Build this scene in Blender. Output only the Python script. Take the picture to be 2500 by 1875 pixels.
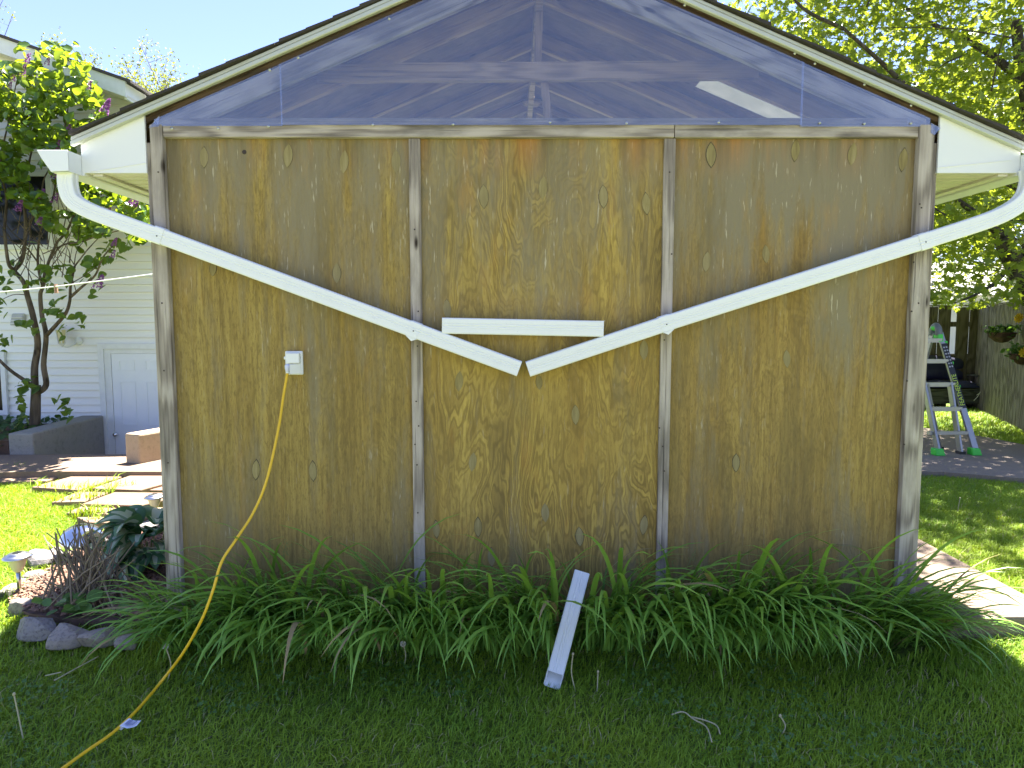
import bpy, bmesh, math, random
import numpy as np
from mathutils import Vector, Matrix, Euler, noise as mnoise
R = math.radians
random.seed(7); rng = np.random.default_rng(11)
S = bpy.context.scene
for o in list(bpy.data.objects): bpy.data.objects.remove(o)
COL = S.collection

# ------------------------------------------------------------------ camera
CAMH, PITCH, FPX = 1.5, R(5.0), 1667.0
cd = bpy.data.cameras.new('camera'); cam = bpy.data.objects.new('camera', cd); COL.objects.link(cam)
cd.sensor_width = 36; cd.sensor_fit = 'HORIZONTAL'; cd.lens = 24.0; cd.clip_start = 0.05; cd.clip_end = 2000
cam.location = (0, 0, CAMH); cam.rotation_euler = (R(90) - PITCH, 0, 0); S.camera = cam
# ------------------------------------------------------------------ sky and sun
SUN_EL, SUN_AZ = R(65.3), R(21.5)            # azimuth from +Y towards +X
w = bpy.data.worlds.new('World'); S.world = w; w.use_nodes = True
wt = w.node_tree; wt.nodes.clear()
sky = wt.nodes.new('ShaderNodeTexSky'); sky.sky_type = 'NISHITA'; sky.sun_disc = False
sky.sun_elevation = SUN_EL; sky.sun_rotation = SUN_AZ
sky.air_density = 1.0; sky.dust_density = 0.3; sky.ozone_density = 1.0
bg = wt.nodes.new('ShaderNodeBackground'); bg.inputs[1].default_value = 0.0345
wo = wt.nodes.new('ShaderNodeOutputWorld')
wb = wt.nodes.new('ShaderNodeMix'); wb.data_type = 'RGBA'; wb.blend_type = 'MULTIPLY'; wb.inputs[0].default_value = 1.0   # camera white balance of the sky colour
wb.inputs[7].default_value = (.94, .875, 1.10, 1); wt.links.new(sky.outputs[0], wb.inputs[6]); wt.links.new(wb.outputs[2], bg.inputs[0]); wt.links.new(bg.outputs[0], wo.inputs[0])
sd = bpy.data.lights.new('sun', 'SUN'); sd.energy = 4.05; sd.angle = R(0.53); sd.color = (1.0, 0.95, 0.86)
sun = bpy.data.objects.new('sun', sd); COL.objects.link(sun)
SDIR = Vector((-math.cos(SUN_EL)*math.sin(SUN_AZ), -math.cos(SUN_EL)*math.cos(SUN_AZ), -math.sin(SUN_EL)))
sun.rotation_euler = SDIR.to_track_quat('-Z', 'Y').to_euler(); sun.location = (3, 10, 20)
S.view_settings.view_transform = 'Standard'; S.view_settings.look = 'None'
S.view_settings.exposure = 3.16; S.view_settings.gamma = 1.0
S.view_settings.use_curve_mapping = False
S.render.engine = 'CYCLES'
S.cycles.max_bounces = 10; S.cycles.transparent_max_bounces = 24; S.cycles.diffuse_bounces = 5
S.cycles.use_denoising = True; S.cycles.sample_clamp_indirect = 8

# ------------------------------------------------------------------ helpers
CP, SP = math.cos(PITCH), math.sin(PITCH)
def ray(px, py):
    u = (px - 1250) / FPX; v = (937.5 - py) / FPX
    return Vector((u, CP + v*SP, -SP + v*CP))
def at(px, py, Y):                        # a point of the photograph at depth Y
    d = ray(px, py); t = Y / d.y
    return Vector((d.x*t, Y, CAMH + d.z*t))
def gp(px, py, z=0.0):                    # a point of the photograph on the level z
    d = ray(px, py); t = (z - CAMH) / d.z
    return Vector((d.x*t, d.y*t, z))

class MB:
    def __init__(s): s.v = []; s.f = []; s.m = []
    def add(s, vs, fs, mi=0):
        o = len(s.v); s.v += [tuple(p) for p in vs]
        for f in fs: s.f.append([i+o for i in f]); s.m.append(mi)
        return s
    def box(s, x0, x1, y0, y1, z0, z1, mi=0):
        return s.hexa([(x0,y0,z0),(x1,y0,z0),(x1,y1,z0),(x0,y1,z0),(x0,y0,z1),(x1,y0,z1),(x1,y1,z1),(x0,y1,z1)], mi)
    def hexa(s, p, mi=0):
        return s.add(p, [(0,3,2,1),(4,5,6,7),(0,1,5,4),(1,2,6,5),(2,3,7,6),(3,0,4,7)], mi)
    def bar(s, a, b, w, t, up=(0,0,1), mi=0):            # rectangular bar from a to b, w across, t along up
        a = Vector(a); b = Vector(b); d = (b-a).normalized(); upv = Vector(up)
        sx = d.cross(upv).normalized()*w/2; u = sx.cross(d).normalized()*t/2
        return s.hexa([a-sx-u, a+sx-u, b+sx-u, b-sx-u, a-sx+u, a+sx+u, b+sx+u, b-sx+u], mi)
    def prism(s, poly, ext, mi=0):                       # poly: 3D points (ccw seen from the ext side), ext: vector
        n = len(poly); e = Vector(ext)
        vs = [Vector(p) for p in poly] + [Vector(p)+e for p in poly]
        fs = [list(range(n))[::-1], [i+n for i in range(n)]] + [(i, (i+1)%n, (i+1)%n+n, i+n) for i in range(n)]
        return s.add(vs, fs, mi)
    def tube(s, path, rad, n=8, mi=0, cap=True, flat=None):
        P = [Vector(p) for p in path]; k = len(P)
        if not hasattr(rad, '__len__'): rad = [rad]*k
        t0 = (P[1]-P[0]).normalized(); a = t0.orthogonal().normalized(); vs = []
        for i in range(k):
            t = (P[min(i+1,k-1)]-P[max(i-1,0)]).normalized()
            a = (a - t*a.dot(t)).normalized(); b = t.cross(a)
            for j in range(n):
                q = 2*math.pi*j/n; vs.append(P[i] + (a*math.cos(q)+b*math.sin(q))*rad[i])
        fs = [(i*n+j, i*n+(j+1)%n, (i+1)*n+(j+1)%n, (i+1)*n+j) for i in range(k-1) for j in range(n)]
        if cap: fs += [list(range(n))[::-1], [(k-1)*n+j for j in range(n)]]
        return s.add(vs, fs, mi)
    def lathe(s, prof, c=(0,0,0), n=20, mi=0):           # prof: (r, z)
        c = Vector(c); k = len(prof); vs = []
        for r, z in prof:
            for j in range(n):
                q = 2*math.pi*j/n; vs.append(c + Vector((r*math.cos(q), r*math.sin(q), z)))
        fs = [(i*n+j, i*n+(j+1)%n, (i+1)*n+(j+1)%n, (i+1)*n+j) for i in range(k-1) for j in range(n)]
        fs += [list(range(n))[::-1], [(k-1)*n+j for j in range(n)]]
        return s.add(vs, fs, mi)
    def sweep(s, path, prof, B, mi=0, wall=0.0012, open_ends=True):
        """prof: (a,b) loop; a along the in-plane normal, b along B; a thin walled pipe"""
        P = [Vector(p) for p in path]; k = len(P); B = Vector(B).normalized(); n = len(prof)
        def ring(sc):
            out = []
            for i in range(k):
                t = (P[min(i+1,k-1)]-P[max(i-1,0)]).normalized(); nn = B.cross(t).normalized()
                for a, b in prof: out.append(P[i] + nn*a*sc + B*b*sc)
            return out
        o = ring(1.0); m = max(abs(a) for a, b in prof); inn = ring(1 - wall/m*2)
        fo = [(i*n+j, i*n+(j+1)%n, (i+1)*n+(j+1)%n, (i+1)*n+j) for i in range(k-1) for j in range(n)]
        N = k*n
        fi = [tuple(x+N for x in f[::-1]) for f in fo]
        e = [(j, N+j, N+(j+1)%n, (j+1)%n) for j in range(n)]
        e += [((k-1)*n+j, (k-1)*n+(j+1)%n, N+(k-1)*n+(j+1)%n, N+(k-1)*n+j) for j in range(n)]
        return s.add(o+inn, fo+fi+e, mi)

def catmull(pts, m=6):
    P = [Vector(p) for p in pts]; out = []
    for i in range(len(P)-1):
        a = P[max(i-1,0)]; b = P[i]; c = P[i+1]; d = P[min(i+2,len(P)-1)]
        for j in range(m):
            t = j/m
            out.append(0.5*((2*b)+(c-a)*t+(2*a-5*b+4*c-d)*t*t+(3*b-a-3*c+d)*t**3))
    out.append(P[-1]); return out

def mesh_of(mb, name, mats, smooth=False):
    me = bpy.data.meshes.new(name); me.from_pydata(mb.v, [], mb.f)
    if not isinstance(mats, (list, tuple)): mats = [mats]
    for m in mats: me.materials.append(m)
    if len(mats) > 1: me.polygons.foreach_set('material_index', mb.m)
    if smooth: me.polygons.foreach_set('use_smooth', [True]*len(me.polygons))
    me.update(); return me
def npmesh(name, V, faces_idx, starts, totals, mat, matidx=None, smooth=False):
    me = bpy.data.meshes.new(name); me.vertices.add(len(V)); me.vertices.foreach_set('co', np.asarray(V, np.float32).ravel())
    me.loops.add(len(faces_idx)); me.loops.foreach_set('vertex_index', np.asarray(faces_idx, np.int32))
    me.polygons.add(len(starts)); me.polygons.foreach_set('loop_start', np.asarray(starts, np.int32))
    for m in (mat if isinstance(mat, (list, tuple)) else [mat]): me.materials.append(m)
    if matidx is not None: me.polygons.foreach_set('material_index', np.asarray(matidx, np.int32))
    if smooth: me.polygons.foreach_set('use_smooth', np.ones(len(starts), bool))
    me.update(calc_edges=True); me.validate(); return me
def scatter(name, V, F, mats3, pos, mat, fm=None, smooth=False):
    """copies of a small shape (V k x 3, F list of loops) with matrices mats3 (N,3,3) and positions (N,3) in one mesh"""
    V = np.asarray(V, float); N = len(pos); k = len(V)
    W = np.einsum('nij,kj->nki', mats3, V) + np.asarray(pos)[:, None, :]
    flat = np.concatenate([np.array(f) for f in F]); L = len(flat); tot = np.array([len(f) for f in F])
    idx = (flat[None] + (np.arange(N)*k)[:, None]).ravel()
    st = np.concatenate([[0], np.cumsum(tot)[:-1]]); starts = (st[None] + (np.arange(N)*L)[:, None]).ravel()
    return npmesh(name, W.reshape(-1, 3), idx, starts, None, mat, None if fm is None else np.tile(fm, N), smooth)
def frames(nrm, spin, scale):
    """rotation matrices whose z axis is nrm (N,3), turned by spin and scaled"""
    n = nrm/np.linalg.norm(nrm, axis=1, keepdims=True)
    h = np.where(np.abs(n[:, 2:3]) < .9, np.array([[0, 0, 1.]]), np.array([[1., 0, 0]]))
    a = np.cross(h, n); a /= np.linalg.norm(a, axis=1, keepdims=True); b = np.cross(n, a)
    c, s_ = np.cos(spin)[:, None], np.sin(spin)[:, None]
    x = a*c + b*s_; y = -a*s_ + b*c
    return np.stack([x, y, n], axis=2)*np.asarray(scale)[:, None, None]

ROOT = {}
def tag(o, label=None, cat=None, group=None, kind=None):
    if label: o['label'] = label
    if cat: o['category'] = cat
    if group: o['group'] = group
    if kind: o['kind'] = kind
    return o
def thing(name, loc, label, cat, group=None, rz=0):
    o = bpy.data.objects.new(name, None); COL.objects.link(o); o.location = loc; o.rotation_euler = (0, 0, rz)
    o.empty_display_size = .1
    ROOT[o.name] = Vector(loc); return tag(o, label, cat, group)
def obj(name, me, parent=None, local=False):
    o = bpy.data.objects.new(name, me); COL.objects.link(o)
    if parent is not None:
        o.parent = parent
        if not local and parent.name in ROOT: o.matrix_parent_inverse = Matrix.Translation(-ROOT[parent.name])
    return o
def part(name, mb, mat, parent=None, smooth=False, local=False):
    return obj(name, mesh_of(mb, name, mat, smooth), parent, local)
def struct(name, mb, mat, smooth=False):
    return tag(part(name, mb, mat, None, smooth), kind='structure')
def bevel(o, wdt=.004, seg=1):
    m = o.modifiers.new('bevel', 'BEVEL'); m.width = wdt; m.segments = seg; m.limit_method = 'ANGLE'; return o

# ------------------------------------------------------------------ materials
class NB:
    def __init__(s, name):
        s.m = bpy.data.materials.new(name); s.m.use_nodes = True; s.t = s.m.node_tree; s.t.nodes.clear()
        s.o = s.t.nodes.new('ShaderNodeOutputMaterial')
    def n(s, ty, ins=None, **at_):
        nd = s.t.nodes.new(ty)
        for k, v in at_.items(): setattr(nd, k, v)
        for k, v in (ins or {}).items(): s.set(nd.inputs[k], v)
        return nd
    def set(s, sock, v):
        if isinstance(v, bpy.types.NodeSocket): s.t.links.new(v, sock)
        else:
            if hasattr(v, '__len__') and len(v) == 3 and sock.type == 'RGBA': v = (*v, 1)
            sock.default_value = v
    def math(s, op, a, b=0.0, c=None, clamp=False):
        nd = s.n('ShaderNodeMath', {0: a, 1: b}, operation=op, use_clamp=clamp)
        if c is not None: s.set(nd.inputs[2], c)
        return nd.outputs[0]
    def ramp(s, f, stops, interp='LINEAR'):
        nd = s.n('ShaderNodeValToRGB', {0: f}); cr = nd.color_ramp; cr.interpolation = interp
        while len(cr.elements) < len(stops): cr.elements.new(.5)
        for e, (p, c) in zip(cr.elements, stops):
            e.position = p; e.color = (c, c, c, 1) if not hasattr(c, '__len__') else (*c, 1)
        return nd.outputs[0]
    def mix(s, f, a, b, mode='MIX'):
        nd = s.n('ShaderNodeMix', data_type='RGBA', blend_type=mode); s.set(nd.inputs[0], f); s.set(nd.inputs[6], a); s.set(nd.inputs[7], b)
        return nd.outputs[2]
    def coord(s, scale=(1,1,1), rot=(0,0,0), loc=(0,0,0), kind='Object', rnd=0.0):
        tc = s.n('ShaderNodeTexCoord').outputs[kind]
        if rnd:
            oi = s.n('ShaderNodeObjectInfo').outputs['Random']
            r = s.math('MULTIPLY', oi, rnd)
            cb = s.n('ShaderNodeCombineXYZ', {0: r, 1: r, 2: r}).outputs[0]
            tc = s.n('ShaderNodeVectorMath', {0: tc, 1: cb}, operation='ADD').outputs[0]
        if any(rot): tc = s.n('ShaderNodeMapping', {'Vector': tc, 'Rotation': rot}).outputs[0]
        return s.n('ShaderNodeMapping', {'Vector': tc, 'Scale': scale, 'Location': loc}).outputs[0]
    def noise(s, vec, scale=1.0, detail=3.0, rough=.55, dist=0.0, out=0):
        return s.n('ShaderNodeTexNoise', {'Vector': vec, 'Scale': scale, 'Detail': detail, 'Roughness': rough, 'Distortion': dist}).outputs[out]
    def bump(s, h, dist=.002, strength=.6):
        return s.n('ShaderNodeBump', {'Height': h, 'Distance': dist, 'Strength': strength}).outputs[0]
    def pbr(s, color, rough=.6, metal=0.0, normal=None, spec=.5):
        nd = s.n('ShaderNodeBsdfPrincipled', {'Base Color': color, 'Roughness': rough, 'Metallic': metal, 'Specular IOR Level': spec})
        if normal is not None: s.set(nd.inputs['Normal'], normal)
        return nd.outputs[0]
    def end(s, sh): s.t.links.new(sh, s.o.inputs[0]); return s.m

def plain(name, col, rough=.6, metal=0.0, var=.12, scale=8.0, bumpd=0.0, spec=.5, rnd=0.0):
    b = NB(name); v = b.coord(rnd=13.0)
    n = b.noise(v, scale, 5, .6)
    c = b.mix(b.math('MULTIPLY', n, 1.0), [x*(1-var) for x in col], [min(1, x*(1+var)) for x in col])
    if rnd:
        oi = b.n('ShaderNodeObjectInfo').outputs['Random']
        c = b.n('ShaderNodeHueSaturation', {'Color': c, 'Value': b.math('MULTIPLY_ADD', oi, rnd*2, 1-rnd)}).outputs[0]
    nm = b.bump(b.noise(v, scale*8, 4, .6), bumpd, .7) if bumpd else None
    return b.end(b.pbr(c, rough, metal, nm, spec))

def weathered(name, ang=0.0, dark=(.15,.125,.10), mid=(.40,.35,.285), light=(.58,.52,.44), warm=0.0, mould=.5, yrot=True):
    b = NB(name); rot = (0, ang, 0)
    v0 = b.coord((1,1,1), rot, rnd=17.0)
    def sc(x): return b.n('ShaderNodeMapping', {'Vector': v0, 'Scale': x}).outputs[0]
    warp = b.noise(sc((3, 3, 1.1)), 1, 2, .5)
    ring = b.math('SINE', b.math('ADD', b.math('MULTIPLY', warp, 46), b.math('MULTIPLY', b.noise(sc((30,30,.6)),1,2), 8)))
    ring = b.math('MULTIPLY_ADD', ring, .5, .5)
    fib = b.noise(sc((90, 90, 2.6)), 1, 5, .72)
    crack = b.ramp(b.noise(sc((95, 95, 1.3)), 1, 3, .6), [(.30, 1.0), (.38, 0.0)])
    t = b.math('ADD', b.math('MULTIPLY', fib, .55), b.math('MULTIPLY', ring, .28), clamp=True)
    c = b.ramp(t, [(.18, dark), (.46, mid), (.78, light)])
    c = b.mix(b.math('MULTIPLY', crack, .75), c, [x*.45 for x in dark])
    blot = b.ramp(b.noise(sc((7, 7, 2.2)), 1, 5, .65), [(.46, 0.0), (.66, 1.0)])
    c = b.mix(b.math('MULTIPLY', blot, mould*.8), c, (.085,.08,.065))
    # knots
    kv = b.n('ShaderNodeTexVoronoi', {'Vector': sc((9, 9, 2.7)), 'Scale': 1.0, 'Randomness': 1.0}, feature='F1').outputs['Distance']
    c = b.mix(b.ramp(kv, [(.055, 1.0), (.12, 0.0)]), c, (.03,.022,.016))
    if warm: c = b.mix(warm, c, (.25,.15,.06), 'MIX')
    h = b.math('SUBTRACT', b.math('ADD', fib, b.math('MULTIPLY', ring, .35)), b.math('MULTIPLY', crack, .8))
    return b.end(b.pbr(c, .85, 0, b.bump(h, .003, .8), .2))

def plywood(name, gs, tint=(1,1,1), seed=0.0, worn=.5, og_=.45):
    b = NB(name)
    vw = b.coord((1,1,1)); v = b.coord((1,1,1), loc=(seed, 0, seed*.7))
    def sc(x, vv=None): return b.n('ShaderNodeMapping', {'Vector': vv or v, 'Scale': x}).outputs[0]
    # contour grain of rotary cut veneer: level lines of a field stretched along the sheet
    n1 = b.noise(sc((3.4, 1, .85)), 1, 4.0, .52, .25)
    n2 = b.noise(sc((30, 1, 8)), 1, 3, .6)
    ph = b.math('ADD', b.math('MULTIPLY', n1, 470), b.math('MULTIPLY', n2, 8.0))
    sn = b.math('MULTIPLY_ADD', b.math('SINE', b.math('MULTIPLY', ph, .55)), .5, .5)
    line = b.ramp(sn, [(0.0, 1.0), (.28, .6), (.55, 0.0)])                           # thin dark late wood
    band = b.math('MULTIPLY_ADD', b.math('SINE', b.math('MULTIPLY', ph, .21)), .5, .5)   # broader dark and pale figure
    fib = b.noise(sc((75, 1, 4.2)), 1, 5, .75); fib2 = b.noise(sc((120, 1, 30)), 1, 4, .7)
    fleck = b.ramp(b.noise(sc((95, 1, 11)), 1, 3, .55), [(.64, 0.0), (.72, 1.0)])
    streak = b.noise(sc((10, 1, .24)), 1, 5, .62); streak2 = b.noise(sc((34, 1, .8)), 1, 3, .6)
    tone = b.noise(sc((2.2, 1, .5)), 1, 4, .6)
    gz = b.ramp(b.noise(sc((1.4, 1, 1.2)), 1, 3, .55), [(.34, .25), (.62, 1.0)])
    gz = b.math('MULTIPLY', gz, gs)
    T = lambda c: [a*t for a, t in zip(c, tint)]
    base = b.ramp(streak, [(.26, T((.205,.145,.050))), (.44, T((.30,.225,.075))), (.60, T((.36,.282,.092))), (.8, T((.44,.36,.14)))])
    base = b.mix(b.ramp(streak2, [(.40, .5), (.58, 0.0)]), base, T((.215,.158,.055)))
    base = b.mix(b.ramp(tone, [(.40, 0.0), (.70, .55)]), base, T((.35,.285,.11)))
    c = b.mix(b.math('MULTIPLY', b.ramp(band, [(.25, 1.0), (.55, 0.0)]), b.math('MULTIPLY', gz, .50)), base, T((.185,.138,.052)))
    c = b.mix(b.math('MULTIPLY', b.ramp(band, [(.6, 0.0), (.9, 1.0)]), b.math('MULTIPLY', gz, .28)), c, T((.50,.40,.12)))
    c = b.mix(b.math('MULTIPLY', line, b.math('MULTIPLY', gz, .72)), c, T((.115,.085,.034)))
    c = b.mix(b.ramp(fib, [(.32, .75 if gs < .8 else .5), (.50, 0.0)]), c, T((.145,.106,.040)))
    c = b.mix(b.ramp(fib2, [(.36, .6 if gs < .8 else .4), (.50, 0.0)]), c, T((.155,.116,.045)))
    c = b.mix(b.ramp(fib, [(.58, 0.0), (.76, .42 if gs < .8 else .25)]), c, T((.48,.39,.145)))
    # grey, worn areas: more towards the top, painted in to offset brighter light there
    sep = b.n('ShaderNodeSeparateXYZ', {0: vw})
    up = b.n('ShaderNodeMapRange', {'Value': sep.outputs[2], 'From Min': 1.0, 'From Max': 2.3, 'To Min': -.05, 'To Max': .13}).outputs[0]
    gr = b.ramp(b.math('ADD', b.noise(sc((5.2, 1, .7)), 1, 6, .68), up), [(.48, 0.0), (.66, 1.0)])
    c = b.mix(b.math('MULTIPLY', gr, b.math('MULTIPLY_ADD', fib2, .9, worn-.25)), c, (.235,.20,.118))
    c = b.mix(b.math('MULTIPLY', fleck, b.math('MULTIPLY_ADD', gr, .5, .16)), c, (.60,.54,.38))
    dk = b.ramp(b.noise(sc((5.0, 1, .75)), 1, 6, .7), [(.50, 0.0), (.70, .6)])
    c = b.mix(dk, c, (.15,.115,.048))
    og = b.ramp(b.noise(sc((8, 1, 1.8)), 1, 4, .6), [(.60, 0.0), (.74, 1.0)])
    c = b.mix(b.math('MULTIPLY', og, og_), c, (.45,.245,.05))
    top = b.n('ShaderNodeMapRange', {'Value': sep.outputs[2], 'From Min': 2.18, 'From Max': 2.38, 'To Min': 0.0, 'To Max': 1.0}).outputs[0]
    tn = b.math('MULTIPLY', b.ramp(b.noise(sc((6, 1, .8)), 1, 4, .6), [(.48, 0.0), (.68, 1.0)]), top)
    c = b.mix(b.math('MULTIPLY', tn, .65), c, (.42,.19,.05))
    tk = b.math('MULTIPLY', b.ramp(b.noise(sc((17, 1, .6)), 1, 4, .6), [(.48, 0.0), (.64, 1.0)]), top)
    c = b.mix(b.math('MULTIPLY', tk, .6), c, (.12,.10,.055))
    # soil splash at the foot of the sheet
    ft = b.n('ShaderNodeMapRange', {'Value': b.math('ADD', sep.outputs[2], b.math('MULTIPLY', b.noise(sc((6,1,2)),1,4), .5)), 'From Min': .80, 'From Max': .45, 'To Min': 0.0, 'To Max': 1.0}).outputs[0]
    c = b.mix(b.math('MULTIPLY', ft, .22), c, (.20,.155,.075))
    h = b.math('ADD', b.math('MULTIPLY', b.math('SUBTRACT', 1.0, line), .5), fib)
    return b.end(b.pbr(c, .82, 0, b.bump(h, .0018, .7), .2))

def leafmat(name, c1, c2, trans=(.3,.45,.05), tf=.4, rough=.45, island=True, spec=.4, scale=0, dry=0):
    b = NB(name)
    r = b.n('ShaderNodeNewGeometry').outputs['Random Per Island'] if island else b.n('ShaderNodeObjectInfo').outputs['Random']
    c = b.mix(r, c1, c2)
    if scale:
        pn = b.noise(b.coord(), scale, 3, .6)
        c = b.mix(b.ramp(pn, [(.35, .0), (.7, .8)]), c, [c2[0]*1.25, c2[1]*1.05, c2[2]*.8])
    if dry: c = b.mix(b.math('GREATER_THAN', b.math('FRACT', b.math('MULTIPLY', r, 7.31)), dry), c, (.50,.44,.22))
    p = b.pbr(c, rough, 0, None, spec)
    tr = b.n('ShaderNodeBsdfTranslucent', {'Color': b.mix(r, trans, [x*.75 for x in trans])}).outputs[0]
    return b.end(b.n('ShaderNodeMixShader', {0: tf, 1: p, 2: tr}).outputs[0])

def concrete(name, col, scale=1.0, var=.2, crack=False, stain=.3, bumpd=.003, rnd=0.0):
    b = NB(name); v = b.coord(rnd=9.0)
    big = b.noise(v, 1.6*scale, 5, .6); fine = b.noise(v, 140*scale, 4, .7); med = b.noise(v, 18*scale, 5, .65)
    c = b.mix(big, [x*(1-var) for x in col], [min(1, x*(1+var)) for x in col])
    c = b.mix(b.ramp(fine, [(.3, .45), (.5, 0.0)]), c, [x*.5 for x in col])
    c = b.mix(b.ramp(med, [(.52, 0.0), (.72, stain)]), c, [x*.42 for x in col])
    if rnd:
        oi = b.n('ShaderNodeObjectInfo').outputs['Random']
        c = b.n('ShaderNodeHueSaturation', {'Color': c, 'Value': b.math('MULTIPLY_ADD', oi, rnd*2, 1-rnd)}).outputs[0]
    return b.end(b.pbr(c, .9, 0, b.bump(b.math('ADD', fine, med), bumpd, .7), .2))

def white_metal(name='white_enamel', col=(.78,.80,.78)):
    b = NB(name); v = b.coord()
    dirt = b.ramp(b.noise(v, 9, 5, .7), [(.5, 0.0), (.8, .35)])
    spk = b.ramp(b.noise(v, 160, 2, .5), [(.70, 0.0), (.76, .5)])
    c = b.mix(dirt, col, [x*.86 for x in col]); c = b.mix(spk, c, [x*.6 for x in col])
    return b.end(b.pbr(c, b.math('MULTIPLY_ADD', dirt, .5, .33), 0, None, .5))

def pane_mat():
    b = NB('clear_acrylic')
    fr = b.n('ShaderNodeFresnel', {'IOR': 1.49}).outputs[0]
    f2 = b.math('MULTIPLY', fr, 2.15, clamp=True)
    tr = b.n('ShaderNodeBsdfTransparent', {'Color': (.90,.91,.95)}).outputs[0]
    v = b.coord()
    gl = b.n('ShaderNodeBsdfGlossy', {'Color': (1,1,1), 'Roughness': .035}).outputs[0]
    s1 = b.n('ShaderNodeMixShader', {0: f2, 1: tr, 2: gl}).outputs[0]
    dirt = b.ramp(b.noise(v, 5, 6, .7), [(.35, .008), (.8, .035)])
    scr = b.ramp(b.noise(b.coord((6, 1, 190), (0, .35, 0)), 1, 2, .5), [(.78, 0.0), (.80, .05)])
    df = b.n('ShaderNodeBsdfDiffuse', {'Color': (.55,.55,.62)}).outputs[0]
    return b.end(b.n('ShaderNodeMixShader', {0: b.math('ADD', dirt, scr), 1: s1, 2: df}).outputs[0])

M = {}
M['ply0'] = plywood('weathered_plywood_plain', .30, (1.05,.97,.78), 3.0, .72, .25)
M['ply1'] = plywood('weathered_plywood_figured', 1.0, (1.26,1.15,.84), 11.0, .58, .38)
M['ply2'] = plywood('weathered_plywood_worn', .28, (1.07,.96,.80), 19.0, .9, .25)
M['gray_z'] = weathered('grey_lumber_upright')
M['gray_x'] = weathered('grey_lumber_level', R(90), mould=.75)
M['gray_l'] = weathered('grey_lumber_left_slope', R(90)+math.atan(.4167), mid=(.46,.43,.38), light=(.66,.62,.56), mould=.3)
M['gray_r'] = weathered('grey_lumber_right_slope', R(90)-math.atan(.4167), mid=(.46,.43,.38), light=(.66,.62,.56), mould=.3)
M['dark_l'] = weathered('brown_lumber_left_slope', R(90)+math.atan(.4167), (.03,.02,.012), (.085,.055,.03), (.14,.095,.055))
M['dark_r'] = weathered('brown_lumber_right_slope', R(90)-math.atan(.4167), (.03,.02,.012), (.085,.055,.03), (.14,.095,.055))
M['raft_l'] = weathered('rafter_pine_left', R(90)+math.atan(.4167), (.20,.125,.065), (.50,.35,.20), (.64,.48,.30), mould=.12)
M['raft_r'] = weathered('rafter_pine_right', R(90)-math.atan(.4167), (.20,.125,.065), (.50,.35,.20), (.64,.48,.30), mould=.12)
M['pine_x'] = weathered('tie_pine', R(90), (.20,.14,.08), (.46,.34,.21), (.60,.46,.31), mould=.15)
M['pine_z'] = weathered('post_pine', 0, (.16,.11,.07), (.40,.29,.18), (.52,.40,.27), mould=.2)
M['deck'] = weathered('roof_sheathing', R(90), (.13,.085,.06), (.20,.135,.10), (.26,.18,.135), mould=.1)
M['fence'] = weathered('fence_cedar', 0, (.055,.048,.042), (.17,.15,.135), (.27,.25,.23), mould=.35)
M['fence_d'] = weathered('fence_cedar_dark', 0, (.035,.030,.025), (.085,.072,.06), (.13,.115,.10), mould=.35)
M['white'] = white_metal()
M['white_pvc'] = plain('white_aluminium_panel', (.76,.775,.745), .45, var=.03, scale=3)
M['soffit'] = plain('cream_soffit', (.66,.64,.52), .5, var=.05, scale=4)
M['drip'] = plain('pale_drip_edge_metal', (.48,.50,.42), .4, .25, .10, 12)
M['shingle'] = plain('dark_asphalt_shingle', (.045,.040,.034), .95, var=.35, scale=60, bumpd=.004, rnd=.2)
M['pane'] = pane_mat()
M['zinc'] = plain('dull_zinc', (.5,.5,.5), .4, .9, .15, 60)
M['nail'] = plain('rusty_nail', (.06,.045,.035), .7, .4)
M['black'] = plain('black_plastic', (.015,.015,.016), .5)
M['siding'] = plain('white_vinyl_siding', (.80,.80,.76), .5, var=.03, scale=2, rnd=.015)
M['trim'] = plain('white_painted_trim', (.70,.72,.72), .55, var=.12, scale=14)
M['door'] = plain('white_door_paint', (.74,.77,.80), .45, var=.04, scale=4)
M['glass_dark'] = plain('dark_window_glass', (.012,.013,.014), .12, spec=.25)
M['concrete'] = concrete('grey_concrete', (.27,.26,.24), stain=.5)
M['concrete_t'] = concrete('sun_bounce_concrete', (.36,.28,.20), stain=.45, bumpd=.006)  # warm light bounced by the sun is put into this colour
M['slab'] = concrete('pale_concrete_slab', (.21,.155,.115), stain=.35)
M['walk'] = concrete('walkway_concrete', (.23,.175,.135), stain=.35)
M['patio'] = concrete('patio_concrete', (.25,.205,.165), stain=.3)
M['paver'] = concrete('pink_paver', (.22,.15,.105), stain=.3, rnd=.12)
M['bark'] = weathered('lilac_bark', 0, (.035,.027,.02), (.12,.09,.065), (.19,.15,.11), mould=.3)
M['bark2'] = weathered('maple_bark', 0, (.02,.017,.013), (.06,.05,.04), (.11,.095,.08), mould=.3)
M['steel'] = plain('mirror_steel', (.75,.75,.76), .05, 1.0, .03)
M['steel_b'] = plain('brushed_steel', (.55,.55,.56), .3, 1.0, .08, 30)
M['alu'] = plain('ladder_aluminium', (.33,.33,.34), .42, .6, .1, 20)
M['lime'] = plain('lime_plastic', (.05,.55,.06), .45)
M['yellow_cord'] = plain('yellow_cord_jacket', (.80,.50,.015), .42, var=.05)
M['amber'] = plain('frosted_lamp_lens', (.62,.56,.36), .25, var=.08)
M['navy'] = plain('navy_cushion', (.012,.014,.055), .8, var=.25, scale=6)
M['bench'] = weathered('bench_dark', R(90), (.02,.02,.022), (.06,.06,.065), (.11,.11,.12), mould=.2)
M['wicker'] = weathered('wicker_brown', 0, (.02,.012,.006), (.06,.035,.02), (.11,.065,.04), mould=.2)
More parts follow.
